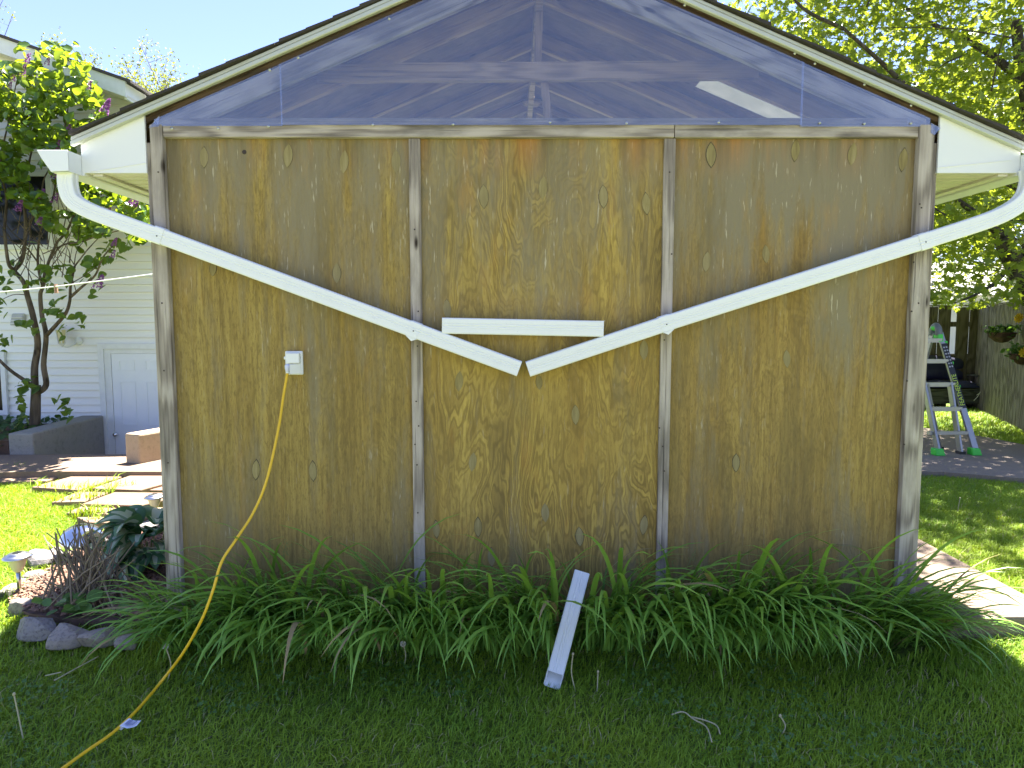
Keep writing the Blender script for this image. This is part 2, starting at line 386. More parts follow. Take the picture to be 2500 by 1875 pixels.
M['terracotta'] = plain('terracotta', (.34,.13,.07), .8, bumpd=.001)
M['purple'] = plain('purple_bag', (.16,.06,.36), .4)
M['paper'] = plain('white_label_paper', (.74,.77,.85), .6, var=.03)
M['print'] = plain('grey_label_print', (.25,.27,.42), .6)
M['clearplug'] = plain('milky_plug', (.62,.64,.80), .25)
M['roofshingle'] = plain('brown_roof_shingle', (.07,.06,.055), .95, var=.3, scale=40, bumpd=.004)
M['rope'] = plain('white_rope', (.72,.72,.70), .7)
M['peg'] = plain('wooden_peg', (.50,.30,.20), .7)
M['translucent'] = None
b = NB('translucent_skylight'); tl = b.n('ShaderNodeBsdfTranslucent', {'Color': b.mix(b.noise(b.coord(), 9, 5, .65), (.20,.21,.17), (.36,.36,.31))}).outputs[0]
M['translucent'] = b.end(b.n('ShaderNodeMixShader', {0: .75, 1: b.pbr((.5,.5,.45), .5), 2: tl}).outputs[0])
M['grass'] = leafmat('lawn_blade', (.13,.27,.022), (.30,.48,.05), (.34,.40,.010), .36, .5, scale=1.1, spec=.2, dry=.95)
M['clover'] = leafmat('clover_leaf', (.07,.155,.03), (.11,.21,.042), (.16,.30,.04), .25, .45)
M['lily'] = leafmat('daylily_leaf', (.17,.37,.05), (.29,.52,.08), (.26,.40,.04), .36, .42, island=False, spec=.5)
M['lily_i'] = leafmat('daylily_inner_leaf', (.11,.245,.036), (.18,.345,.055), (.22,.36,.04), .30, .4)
M['hosta'] = leafmat('hosta_green', (.05,.135,.06), (.08,.19,.085), (.12,.24,.06), .25, .4, island=False)
M['hosta_w'] = leafmat('hosta_cream', (.36,.42,.30), (.42,.48,.34), (.4,.45,.3), .25, .4, island=False)
M['lilac'] = leafmat('lilac_leaf', (.035,.085,.02), (.085,.165,.025), (.36,.48,.02), .42, .26, spec=.7)
M['lilac_o'] = leafmat('lilac_leaf_single', (.035,.085,.02), (.085,.165,.025), (.34,.46,.03), .42, .32, island=False)
M['maple'] = leafmat('maple_leaf', (.04,.085,.016), (.085,.145,.02), (.42,.50,.03), .47, .4)
M['spring'] = leafmat('spring_leaf', (.11,.145,.03), (.18,.21,.045), (.30,.34,.05), .42, .5)
M['ivy'] = leafmat('ground_cover_leaf', (.02,.06,.015), (.06,.13,.03), (.15,.28,.03), .3, .4)
M['flower'] = leafmat('lilac_flower', (.16,.04,.22), (.34,.12,.36), (.35,.12,.4), .3, .6)
M['flower_y'] = leafmat('yellow_petal', (.70,.46,.01), (.80,.58,.03), (.8,.6,.05), .3, .6)
M['drystem'] = plain('dry_stem', (.20,.155,.11), .85, var=.3, scale=30)
M['straw'] = plain('pale_straw', (.42,.38,.22), .8, var=.2)
M['stalk'] = plain('green_stalk', (.16,.20,.05), .6, var=.2)
M['fluff'] = plain('seed_fluff', (.55,.55,.45), .9)
M['mulch'] = plain('mulch_chip', (.20,.115,.08), .95, var=.5, scale=25)
M['soil'] = plain('bed_soil', (.15,.09,.065), .95, var=.5, scale=22, bumpd=.012)
def stone_mat():
    b = NB('field_stone'); v = b.coord(rnd=31.0); oi = b.n('ShaderNodeObjectInfo').outputs['Random']
    n = b.noise(v, 7, 6, .65); f = b.noise(v, 60, 4, .7)
    c = b.mix(n, (.16,.145,.13), (.40,.34,.285)); c = b.mix(b.math('MULTIPLY', oi, .6), c, (.23,.225,.24))
    c = b.mix(b.ramp(f, [(.35,.6),(.5,0.0)]), c, (.08,.07,.065))
    return b.end(b.pbr(c, .9, 0, b.bump(b.math('ADD', n, f), .008, .7), .25))
M['stone'] = stone_mat()
def lawn_mat():
    b = NB('lawn_soil'); v = b.coord(); n = b.noise(v, 3, 6, .65); f = b.noise(v, 45, 5, .7)
    c = b.mix(n, (.12,.20,.034), (.175,.26,.05)); c = b.mix(b.ramp(f, [(.4,.7),(.6,0.0)]), c, (.07,.075,.03))
    return b.end(b.pbr(c, .95, 0, b.bump(f, .02, .8), .1))
M['lawn'] = lawn_mat()
b = NB('mown_grass_far'); v_ = b.coord(); M['grass_far'] = b.end(b.pbr(b.mix(b.noise(v_, 4, 6, .7), (.125,.128,.065), (.185,.185,.095)), .95, 0, b.bump(b.noise(v_, 60, 4, .7), .03, .8), .1))

# ------------------------------------------------------------------ the ground
def sstep(a, b_, x): t = min(1, max(0, (x-a)/(b_-a))); return t*t*(3-2*t)
def lz(x, y):                                             # lawn level: lower in front of the shed
    return -(.10-.14*sstep(1.5,2.2,x))*(1-sstep(3.0, 3.7, y)) + (.06*sstep(3.2, 4.0, y) if x > 2.3 else 0.0)
HX0, HX1, HY0, HY1 = -5.3, -3.4, 7.36, 8.86              # sunken entry before the basement door
gx = sorted([-900,-120,-40,-18,18,40,120,900] + list(np.linspace(-9, 9, 73)) + [HX0, HX1]); gy = sorted([-600,-100,-30,-8,-2,-.6,20,32,60,150,500,1400] + list(np.linspace(0.3, 14, 56)) + [HY0, HY1])
g = MB(); n = len(gx)
for y in gy:
    for x in gx: g.v.append((x, y, lz(x, y) - .006 + (.012*mnoise.noise(Vector((x*1.3, y*1.3, 0))) if abs(x) <= 9 and .3 <= y <= 14 else 0)))
for iy in range(len(gy)-1):
    for ix in range(n-1):
        cx, cy = (gx[ix]+gx[ix+1])/2, (gy[iy]+gy[iy+1])/2
        if not (HX0 < cx < HX1 and HY0 < cy < HY1):
            a = iy*n+ix; g.f.append([a, a+1, a+1+n, a+n]); g.m.append(0 if abs(cx) < 9 and 1.5 < cy < 14 else 1)
struct('ground', g, [M['lawn'], M['grass_far']], True)
# right: walkway beside the shed, patio behind it
WALK_R = 2.58
bevel(struct('walkway', MB().box(2.04, WALK_R, 3.06, 6.6, -.12, .15), M['walk']), .015, 2)
pat = [gp(2100,1146,.12), gp(2300,1152,.12), gp(2500,1168,.12), gp(2800,1195,.12), (9.5,7.6,.12), gp(2640,1108,.12), gp(2500,1085,.12), gp(2400,1066,.12), gp(2300,1050,.12), gp(2230,1040,.12), gp(2000,1036,.12)]
pat = [Vector(p) for p in pat]
struct('patio', MB().prism([p-Vector((0,0,.2)) for p in pat], (0,0,.2)), M['patio'])
# left: concrete apron before the sunken door and the paver path
ap = [gp(-160,1158,.10), gp(80,1151,.10), gp(250,1151,.10), (-1.95, gp(400,1153,.10).y, .10), (-1.95, 7.55, .10), gp(330,1109,.10), gp(0,1110,.10), gp(-160,1112,.10)]
struct('apron_slab', MB().prism([Vector(p)-Vector((0,0,.14)) for p in ap], (0,0,.14)), M['slab'])
path = thing('paver_path', (-3.2, 5.6, 0), None, None); path['kind'] = 'structure'
PV = [[(-60,1158),(167,1158),(112,1174),(-60,1176)], [(184,1160),(306,1161),(190,1196),(76,1189)], [(316,1161),(470,1161),(342,1196),(224,1192)],
      [(354,1196),(400,1178),(470,1180),(470,1198)], [(188,1200),(268,1201),(206,1224),(125,1226)], [(279,1201),(470,1203),(342,1234),(199,1230)],
      [(199,1235),(334,1237),(302,1257),(160,1252)], [(345,1238),(470,1238),(470,1258),(312,1258)], [(186,1262),(370,1260),(330,1278),(214,1275)]]
for k, q in enumerate(PV):
    z = .055 + .012*((k*7) % 3 - 1); tp = [gp(x, y, z) for x, y in q][::-1]
    tp = tp if (tp[1]-tp[0]).cross(tp[2]-tp[1]).z > 0 else tp[::-1]
    m = MB().prism([p-Vector((0,0,.075)) for p in tp], (0,0,.075)); bevel(part('paver', m, M['paver'], path), .008, 2)

# ------------------------------------------------------------------ the shed
AX, ZT, SL = 0.14, 3.314, .4167
XL, XR = -2.075, 2.44                                     # eave ends of the roof
WL, WR, YF, YB = -1.715, 2.0, 3.33, 6.55                  # outer faces of the walls
def roofz(x): return ZT - SL*abs(x-AX)
shed = thing('shed', (AX, 4.9, 0), 'weathered plywood garden shed with clear glazed gable and white eave boxes', 'shed')
# plywood sheets
PAN = [(-1.66, -.465), (-.465, .755), (.755, 1.94)]
panels = []
for k, (x0, x1) in enumerate(PAN):
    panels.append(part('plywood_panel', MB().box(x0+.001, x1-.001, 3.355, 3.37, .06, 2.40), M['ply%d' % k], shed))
# football shaped veneer repairs
PATCH = [(0,498,384,1),(0,703,380,1.15),(0,840,395,1.1),(0,967,394,1.1),(0,822,667,1),(0,625,1147,1.0),(0,764,1150,1.0),(0,520,655,.8),
         (1,1121,931,1.05),(1,1092,755,1),(1,1405,1013,1),(1,1154,1128,1),(1,1331,1252,1),(1,1572,854,1.05),(1,1316,933,.8),(1,1167,1287,1),(1,1065,1292,.9),(1,1572,1282,1),(1,1326,458,1.1),(1,1473,480,1.1),(1,1578,497,1.05),(1,1181,480,1.15),(1,1415,1310,1),(1,1200,1360,1),
         (2,1736,378,1.15),(2,1942,367,1.05),(2,2081,376,1.1),(2,2205,390,1.1),(2,1725,639,1),(2,1921,876,.9),(2,1797,1130,.9),(2,1870,620,.9)]
def lens(cx, cz, hw, hh, tilt, y, n=7):
    pts = []
    for s_ in (1, -1):
        for i in range(n):
            t = -1 + 2*i/n
            t = t if s_ > 0 else -t
            x = s_*hw*(1-t*t)**.85; z = hh*t
            pts.append((cx + x*math.cos(tilt)-z*math.sin(tilt), y, cz + x*math.sin(tilt)+z*math.cos(tilt)))
    return pts
b = NB('patch_veneer'); v = b.coord((1,1,1), rnd=41.0)
nv = b.noise(b.n('ShaderNodeMapping', {'Vector': v, 'Scale': (55,1,6)}).outputs[0], 1, 4, .65); oi = b.n('ShaderNodeObjectInfo').outputs['Random']
c = b.ramp(nv, [(.25,(.16,.125,.05)),(.5,(.27,.22,.085)),(.75,(.37,.31,.15))]); c = b.mix(b.math('MULTIPLY', oi, .55), c, (.25,.215,.115))
M['patch'] = b.end(b.pbr(c, .85, 0, b.bump(nv, .002, .7), .2))
M['seam'] = plain('dark_glue_seam', (.085,.068,.035), .9)
for pi, px, py, s_ in PATCH:
    p = at(px, py, 3.354); tl = random.uniform(-.12, .12)
    o_ = lens(p.x, p.z, .021*s_*random.uniform(.85,1.1), .052*s_*random.uniform(.9,1.08), tl, 3.3535); i_ = lens(p.x, p.z, .0195*s_, .0495*s_, tl, 3.3528)
    n_ = len(o_); m = MB(); bk = [(x, 3.3555, z) for x, y, z in o_]
    m.add(o_+i_+bk, [(j, (j+1)%n_, (j+1)%n_+n_, j+n_) for j in range(n_)] + [(j+2*n_, (j+1)%n_+2*n_, (j+1)%n_, j) for j in range(n_)], 1)
    m.add(i_, [list(range(n_))], 0)
    part('wood_patch', m, [M['patch'], M['seam']], panels[pi])
# knot hole
kp = at(596, 371, 3.3535)
part('knot', MB().lathe([(.0001,0),(.009,0),(.011,-.001)], n=12), M['nail'], panels[0]).matrix_basis = Matrix.Translation(kp) @ Matrix.Rotation(R(90), 4, 'X')
# battens, posts, header
def board(name, mb, mat): return bevel(part(name, mb, mat, shed), .004, 2)
board('batten', MB().box(-.492, -.437, 3.332, 3.3545, .03, 2.381), M['gray_z'])
board('batten', MB().box(.725, .779, 3.332, 3.3545, .03, 2.381), M['gray_z'])
board('corner_post', MB().box(-1.712, -1.654, 3.315, 3.3545, .0, 2.44), M['gray_z'])
board('corner_post', MB().box(1.928, 1.998, 3.315, 3.3545, .0, 2.44), M['gray_z'])
board('corner_trim', MB().box(-1.738, -1.715, 3.33, 3.42, .0, 2.36), M['gray_z'])
board('corner_trim', MB().hexa([(2.0,3.335,0),(2.034,3.335,0),(2.034,3.42,0),(2.0,3.42,0),(2.001,3.335,2.36),(2.028,3.335,2.36),(2.028,3.42,2.36),(2.001,3.42,2.36)]), M['gray_z'])
board('header_board', MB().box(-1.653, .768, 3.322, 3.3545, 2.382, 2.441), M['gray_x'])
board('header_board', MB().box(.771, 1.926, 3.324, 3.3545, 2.382, 2.442), M['gray_x'])
board('gable_ledge', MB().box(-1.62, 1.88, 3.336, 3.37, 2.4425, 2.476), M['gray_x'])
# rear and side walls
for xa, xb_ in ((WL-.002, WL+.018), (WR-.018, WR+.002)):
    part('side_wall', MB().box(xa, xb_, 3.42, YB, .05, 1.2).box(xa, xb_, 3.42, 3.85, 1.2, 2.1).box(xa, xb_, 6.1, YB, 1.2, 2.1).box(xa, xb_, 3.42, YB, 2.1, 2.40), M['gray_z'], shed)
    part('added_side_window', MB().box((xa+xb_)/2-.002, (xa+xb_)/2+.002, 3.85, 6.1, 1.2, 2.1), M['pane'], shed)  # unseen windows, added to let sky light in under the rafters
part('rear_wall', MB().box(WL+.02, WL+.5, YB-.02, YB, .05, 2.44).box(WR-.5, WR-.02, YB-.02, YB, .05, 2.44).box(WL+.5005, WR-.5005, YB-.02, YB, 2.2, 2.44), M['gray_z'], shed)  # unseen opening left wide so sun reaches the floor and lights the rafters
part('shed_floor', MB().box(WL+.03, WR-.03, 3.38, YB-.03, .0, .14), M['walk'], shed)
# roof: sheathing, with the skylight bay left open on the right slope
def slopebox(x0, x1, y0, y1, top, thick):                 # slab hung below the roof line by top..top+thick
    return [(x0,y0,roofz(x0)-top-thick),(x1,y0,roofz(x1)-top-thick),(x1,y1,roofz(x1)-top-thick),(x0,y1,roofz(x0)-top-thick),
            (x0,y0,roofz(x0)-top),(x1,y0,roofz(x1)-top),(x1,y1,roofz(x1)-top),(x0,y1,roofz(x0)-top)]
SK = (1.08, 1.80, 3.79, 4.20); YR0, YR1 = 3.318, YB+.12
part('roof_sheathing', MB().hexa(slopebox(XL+.02, AX, YR0, YR1, .014, .016)), M['deck'], shed)
for q in ((AX, SK[0], YR0, YR1), (SK[1], XR-.02, YR0, YR1), (SK[0], SK[1], YR0, SK[2]), (SK[0], SK[1], SK[3], YR1)):
    part('roof_sheathing', MB().hexa(slopebox(q[0], q[1], q[2], q[3], .014, .016)), M['deck'], shed)
part('skylight', MB().hexa(slopebox(SK[0]-.04, SK[1]+.04, SK[2]-.03, SK[3]+.03, -.004, .006)), M['translucent'], shed)
# shingle courses, drawn as stepped strips whose ends show at the rake
exp_ = .135
for side in (-1, 1):
    run = abs((XL if side < 0 else XR) - AX); nC = int(run*math.hypot(1,SL)/exp_)+1
    for k in range(nC):
        d0 = run - k*exp_/math.hypot(1,SL); d1 = max(.0, d0 - exp_*1.7)
        x0, x1 = AX+side*d0, AX+side*d1
        yf = 3.283 + random.uniform(-.010, .008)
        up0, up1 = .010+random.uniform(0,.004), .001
        def strip(ya, yb):
            za, zb = roofz(x0)-.004, roofz(x1)-.009
            pts = [(x0,ya,za-.004),(x1,ya,zb-.001),(x1,yb,zb-.001),(x0,yb,za-.004),(x0,ya,za+up0),(x1,ya,zb+up1+.004),(x1,yb,zb+up1+.004),(x0,yb,za+up0)]
            if side > 0: pts = [pts[i] for i in (1,0,3,2,5,4,7,6)]
            part('shingle_course', MB().hexa(pts), M['shingle'], shed)
        if side > 0 and x0 > SK[0]-.02 and x1 < SK[1]+.02:
            strip(yf, SK[2]-.02); strip(SK[3]+.02, YR1+.02)
        else: strip(yf, YR1+.02)
# rake drip edge: two stepped metal faces
for x0, x1 in ((XL, AX), (XR, AX)):
    m = MB()
    for (ya, yb, t0, t1) in ((3.296, 3.317, .013, .032), (3.291, 3.3175, .034, .056)):
        pts = [(x0,ya,roofz(x0)-t1),(x1,ya,roofz(x1)-t1),(x1,yb,roofz(x1)-t1),(x0,yb,roofz(x0)-t1),(x0,ya,roofz(x0)-t0),(x1,ya,roofz(x1)-t0),(x1,yb,roofz(x1)-t0),(x0,yb,roofz(x0)-t0)]
        if x0 > x1: pts = [pts[i] for i in (1,0,3,2,5,4,7,6)]
        m.hexa(pts)
    bevel(part('drip_edge', m, M['drip'], shed), .003, 1)
# gable framing
def slope_board(name, x0, x1, y0, y1, top, depth, mat):
    pts = slopebox(min(x0,x1), max(x0,x1), y0, y1, top, depth); return part(name, MB().hexa(pts), mat, shed)
slope_board('sub_fascia', -1.77, AX, 3.330, 3.356, .0575, .026, M['dark_l']); slope_board('sub_fascia', AX, 2.02, 3.330, 3.356, .0575, .022, M['dark_r'])
bevel(slope_board('front_rafter', -1.69, AX, 3.340, 3.376, .084, .095, M['gray_l']), .003); bevel(slope_board('front_rafter', AX, 1.97, 3.340, 3.376, .080, .097, M['gray_r']), .003)
for k in range(5):
    y = 3.73 + .61*k
    slope_board('rafter', WL+.05, AX-.02, y-.02, y+.02, .031, .10, M['raft_l']); slope_board('rafter', AX+.02, WR-.05, y-.02, y+.02, .031, .10, M['raft_r'])
part('ridge_board', MB().box(AX-.019, AX+.019, 3.38, YR1-.05, ZT-.19, ZT-.05), M['pine_x'], shed)
c0, c1 = at(775, 180, 3.688), at(1850, 172, 3.688)
part('collar_tie', MB().bar(c0, c1, .035, .092), M['pine_x'], shed)
part('collar_tie', MB().box(-.9, 1.18, 5.34, 5.375, 2.80, 2.89), M['pine_x'], shed)
k0 = at(1317, -60, 3.735); k1 = at(1310, 285, 3.735)
part('king_post', MB().bar(at(1320,-70,3.735), at(1312,170,3.735), .038, .036, (0,1,0)), M['pine_z'], shed)
part('brace', MB().bar(at(1329,203,3.73), at(1338,292,3.73), .040, .036, (0,1,0)), M['pine_z'], shed)
part('rear_post', MB().bar(at(1302,160,5.6), at(1297,300,5.6), .07, .06, (0,1,0)), M['pine_z'], shed)
lp = at(1299, 252, 5.5)
part('ceiling_lamp', MB().lathe([(.001,-.02),(.05,-.02),(.085,0),(.07,.02),(.02,.04),(.012,.3)], lp, 16), M['pine_x'], shed, True)
# clear panes over the gable, lapped at two joints
def pane(x0, x1, y, zb):
    lo = lambda x: roofz(x) - (.088 if x < AX else .081)
    pts = [(x0, y, zb), (x1, y, zb)]
    if x1 > AX > x0: top = [(x1, y, lo(x1)), (AX, y, lo(AX)), (x0, y, lo(x0))]
    else: top = [(x1, y, lo(x1)), (x0, y, lo(x0))]
    return part('gable_pane', MB().prism([Vector(p) for p in (pts+top)], (0, .0025, 0)), M['pane'], shed)
XJ0, XJ1 = at(684, 250, 3.31).x, at(1961, 250, 3.31).x
pl_ = pane(-1.69, XJ0+.006, 3.3185, 2.432); pc_ = pane(XJ0, XJ1, 3.3135, 2.436); pr_ = pane(XJ1-.008, 1.975, 3.3185, 2.430)
for pn, q in ((pl_, [(362,312),(389,282),(388,308)]), (pr_, [(2274,300),(2297,312),(2282,330),(2273,324)])):
    m = MB(); P3 = [at(x, y, 3.312) for x, y in q]; m.prism(P3, (0, .002, 0)); part('bent_corner', m, M['pane'], pn)
SCR = [(pl_,[(419,313),(532,313),(655,308),(658,170),(728,140)]), (pc_,[(910,304),(1106,303),(1343,298),(1530,300),(1672,12),(950,45),(1755,298)]), (pr_,[(2002,299),(2111,301),(1941,130),(1990,155),(2111,206),(2225,257),(2225,300)])]
scm = mesh_of(MB().lathe([(.001,-.003),(.004,-.002),(.0045,0),(.0065,0),(.0065,.001)], n=10), 'screw', M['zinc'], True)
for pn, lst in SCR:
    for x, y in lst:
        o = obj('screw', scm, pn); o.matrix_basis = Matrix.Translation(at(x, y, 3.3125)) @ Matrix.Rotation(R(-90), 4, 'X')
nm_ = mesh_of(MB().lathe([(.0001,-.001),(.0038,-.001),(.0042,.002)], n=8), 'nail', M['nail'])
for x, y, Y in [(1019,845,3.331),(1016,980,3.331),(1022,1040,3.331),(1013,1085,3.331),(1018,1135,3.331),(1020,1252,3.331),(1012,560,3.331),(1021,760,3.331),(1622,830,3.331),(1610,1045,3.331),(1618,1090,3.331),(1622,1150,3.331),(1635,420,3.331),(1640,620,3.331),(2246,498,3.314),(2250,507,3.314),(2231,640,3.314),(2226,760,3.314),(2243,740,3.314),(2215,930,3.314),(2208,1085,3.314),(395,740,3.314),(400,905,3.314),(410,1130,3.314),(386,420,3.314)]:
    o = obj('nail', nm_, shed); o.matrix_parent_inverse = Matrix.Translation(-ROOT[shed.name]); o.matrix_basis = Matrix.Translation(at(x, y, Y)) @ Matrix.Rotation(R(-90), 4, 'X')
# boxed eaves
ZS = 2.216
for sgn, xw, xe in ((-1, WL-.02, -2.03), (1, WR+.02, 2.398)):
    x0, x1 = min(xw, xe), max(xw, xe)
    pts = [Vector((x0,3.318,ZS)), Vector((x1,3.318,ZS)), Vector((x1,3.318,roofz(x1)-.03)), Vector((x0,3.318,roofz(x0)-.03))]
    ep = part('eave_end_panel', MB().prism(pts, (0,.012,0)), M['white_pvc'], shed)
    # pressed crease in the panel
    a = Vector((xw, 3.3165, roofz(xw)-.27)) if sgn < 0 else Vector((xw, 3.3165, roofz(xw)-.29)); e = Vector((xe-sgn*.03, 3.3165, ZS+.006 if sgn < 0 else ZS+.06))
    part('crease', MB().bar(a, e, .003, .003, (0,1,0)), M['white_pvc'], ep)
    sf = MB(); yy = 3.334
    while yy < YB:
        sf.box(x0, x1, yy, yy+.068, ZS, ZS+.01); sf.box(x0, x1, yy+.068, yy+.085, ZS+.004, ZS+.012); yy += .085
    part('soffit', sf, M['soffit'], shed)
    fx0, fx1 = (xe-.012, xe) if sgn < 0 else (xe, xe+.012)
    part('fascia', MB().box(fx0, fx1, 3.3185, YB+.1, ZS-.012, roofz(xe)-.035), M['white_pvc'], shed)
    part('j_channel', MB().box(xe+.03 if sgn < 0 else xe-.075, xe+.075 if sgn < 0 else xe-.03, 3.336, YB, ZS-.012, ZS-.001), M['soffit'], shed)

# ------------------------------------------------------------------ gutters and downspouts
def kprof(s_, xb):       # gutter section: from the back top down, across and out to the lip
    return [(xb, 2.297), (xb, 2.203), (xb+s_*.082, 2.199), (xb+s_*.098, 2.222), (xb+s_*.122, 2.258), (xb+s_*.138, 2.288), (xb+s_*.142, 2.297)]
for s_, xb, lab in ((-1, -2.044, 'white rain gutter trough on the eave beside the lilac'), (1, 2.412, 'white rain gutter trough on the eave on the maple tree side')):
    gt = thing('rain_gutter', (xb, 3.22, 2.2), lab, 'gutter', 'shed gutters')
    pr = kprof(s_, xb); t = .003; m = MB(); inn = [(x + (-s_*t if i > 1 else s_*t), z+t*(0 if i in (0,6) else 1)) for i, (x, z) in enumerate(pr)]
    n_ = len(pr); Ya, Yb = 3.226, YB+.1
    vs = [(x, Ya, z) for x, z in pr]+[(x, Yb, z) for x, z in pr]+[(x, Ya, z) for x, z in inn]+[(x, Yb, z) for x, z in inn]
    fs = [(i, i+1, n_+i+1, n_+i) for i in range(n_-1)] + [(2*n_+i, 3*n_+i, 3*n_+i+1, 2*n_+i+1) for i in range(n_-1)]
    fs += [(0, n_, 3*n_, 2*n_), (n_-1, 2*n_+n_-1, 3*n_+n_-1, n_+n_-1)]
    part('trough', m.add(vs, fs), M['white'], gt)
    bevel(part('end_cap', MB().prism([Vector((x, 3.221, z+.002)) for x, z in (pr if s_ < 0 else pr)], (0, .0045, 0)), M['white'], gt), .0012)
DW, DT = .0375, .027                                        # half sizes of the downspout section
def fluted():
    P = []
    a0 = .0305
    for a in np.linspace(-a0, a0, 41):                       # the wide face towards the viewer
        g_ = max(0, math.cos(a/a0*math.pi*5.0))*.0017 if abs(a) < a0*.40 else 0
        P.append((a, DT - g_))
    for q in (30, 60): P.append((a0 + (DW-a0)*math.sin(R(q)), DT-(DW-a0)*(1-math.cos(R(q)))))
    P += [(DW, DT-.008), (DW, .012), (DW-.0035, .007), (DW-.0035, -.007), (DW, -.012), (DW, -DT+.006), (a0, -DT)]
    P += [(-a0, -DT), (-DW, -DT+.006), (-DW, -.012), (-DW+.0035, -.007), (-DW+.0035, .007), (-DW, .012), (-DW, DT-.008)]
    for q in (60, 30): P.append((-(a0 + (DW-a0)*math.sin(R(q))), DT-(DW-a0)*(1-math.cos(R(q)))))
    return P
FL = fluted(); VIEW = (0, -1, 0); YP = 3.281
def pxpath(lst, Y=YP): return [at(x, y, Y-DT) + Vector((0, DT, 0)) for x, y in lst]
def sleeve(parent, c, d, tabs=True, ln=.05):
    c = Vector(c); d = Vector(d).normalized()
    ring = MB().sweep([c-d*ln/2, c+d*ln/2], [(a*1.075, b_*1.09) for a, b_ in FL], VIEW, wall=.0016)
    o = part('coupling', ring, M['white'], parent)
    nn = Vector(VIEW).cross(d).normalized()
    if nn.z > 0: nn = -nn
    if tabs:
        f = c + Vector((0, -DT*1.09-.0005, 0)); q = [f-d*ln/2+nn*DW*1.0, f+d*ln/2+nn*DW*1.0, f+d*ln*.12+nn*DW*1.42]
        q2 = [p for p in q]
        part('tab', MB().prism(q2, (0, .002, 0)), M['white'], o)
    so = obj('screw', bpy.data.meshes.get('dark_screw') or mesh_of(MB().lathe([(.0005,-.0015),(.003,-.001),(.0034,.001)], n=8), 'dark_screw', M['black']), o)
    so.matrix_basis = Matrix.Translation(c + Vector((0, -DT*1.09-.0012, 0)) + nn*.004) @ Matrix.Rotation(R(-90), 4, 'X')
    return o
dl = thing('downspout', (-2.1, 3.28, 2.2), 'white downspout running down rightward from the lilac side gutter to the centre', 'downspout', 'smile shaped downspouts')
lp_ = pxpath([(157,414),(157,448),(170,486),(208,511),(287,541),(386,576)])
part('elbow', MB().sweep(catmull(lp_, 7), FL, VIEW), M['white'], dl, False)
A_, B_, C_ = pxpath([(378,572),(1010,806),(1268,901)])
dd = (C_-A_).normalized()
part('pipe', MB().sweep([A_, B_], [(a*.985, b_*.985) for a, b_ in FL], VIEW), M['white'], dl)
part('pipe', MB().sweep([B_-dd*.03, C_], FL, VIEW), M['white'], dl)
sleeve(dl, A_+dd*.012, dd, False, .045); sleeve(dl, B_, dd, True, .052)
dr = thing('downspout', (2.45, 3.28, 2.2), 'white downspout running down leftward from the maple side gutter to the centre', 'downspout', 'smile shaped downspouts')
rp_ = pxpath([(2524,410),(2524,446),(2508,484),(2472,513),(2410,540),(2255,590)])
part('elbow', MB().sweep(catmull(rp_, 7), FL, VIEW), M['white'], dr)
A2, B2, C2 = pxpath([(2262,588),(1627,790),(1289,902)])
d2 = (C2-A2).normalized()
part('pipe', MB().sweep([A2, B2], [(a*.985, b_*.985) for a, b_ in FL], VIEW), M['white'], dr)
part('pipe', MB().sweep([B2-d2*.03, C2], FL, VIEW), M['white'], dr)
sleeve(dr, A2+d2*.005, d2, False, .05); sleeve(dr, B2, d2, True, .052)
E0, E1 = pxpath([(1079,795),(1474,803)])
sp_ = thing('downspout_offcut', (E0+E1)/2, 'short white downspout offcut lying level across the V of the two downspouts', 'pipe')
part('pipe', MB().sweep([E0, E1], [(a*1.02, b_) for a, b_ in FL], VIEW), M['white'], sp_)
nn = Vector((0,0,1)); part('lip', MB().bar(E1+nn*DW*1.0-Vector((.05,0,0)), E1+nn*DW*1.0+Vector((.006,0,0)), .05, .0015), M['white'], sp_)
# loose length leaning in the daylilies
F0 = gp(1348, 1697, -.1) + Vector((0, .02, .03)); F1 = at(1420, 1401, 3.22)
axd = (F1-F0).normalized(); bv = Vector((0.02, -.75, .65)); bv = (bv - axd*bv.dot(axd)).normalized()
lo_ = thing('downspout_offcut', (F0.x, F0.y, 0), 'white ribbed downspout offcut standing on the lawn and leaning into the daylilies', 'pipe')
lpm = MB().sweep([F0, F1], FL, bv); nF = len(FL)
for r_ in (0, 2*nF):                                       # cut off at a slant
    for j in range(nF): lpm.v[r_+j] = tuple(Vector(lpm.v[r_+j]) + axd*(FL[j][1]+DT)/(2*DT)*.05)
part('pipe', lpm, M['white'], lo_)

# ------------------------------------------------------------------ outlet box and cord
oc = at(716, 886, 3.35)
ob = thing('outlet_box', oc, 'white weatherproof outlet with two flip covers on the plywood', 'outlet')
p0, p1 = at(698, 915, 3.345), at(739, 857, 3.345)
bevel(part('back_plate', MB().box(p0.x, p1.x, 3.336, 3.3548, p0.z, p1.z), M['white_pvc'], ob), .006, 3)
a, c_ = at(697, 887, 3.31), at(730, 862, 3.31)
bevel(part('flip_cover', MB().box(a.x, c_.x, 3.308, 3.3355, a.z, c_.z), M['white_pvc'], ob), .004, 2)
a, c_ = at(711, 913, 3.31), at(731, 889, 3.31)
fc = bevel(part('flip_cover', MB().hexa([(a.x,3.285,a.z),(c_.x,3.330,a.z),(c_.x,3.3355,a.z),(a.x,3.298,a.z),(a.x,3.285,c_.z),(c_.x,3.330,c_.z),(c_.x,3.3355,c_.z),(a.x,3.298,c_.z)]), M['white_pvc'], ob), .003, 2)
h_ = at(696, 874, 3.32); part('latch', MB().lathe([(.001,-.008),(.006,-.006),(.007,0),(.006,.006),(.001,.008)], h_, 10), M['white_pvc'], ob, True)
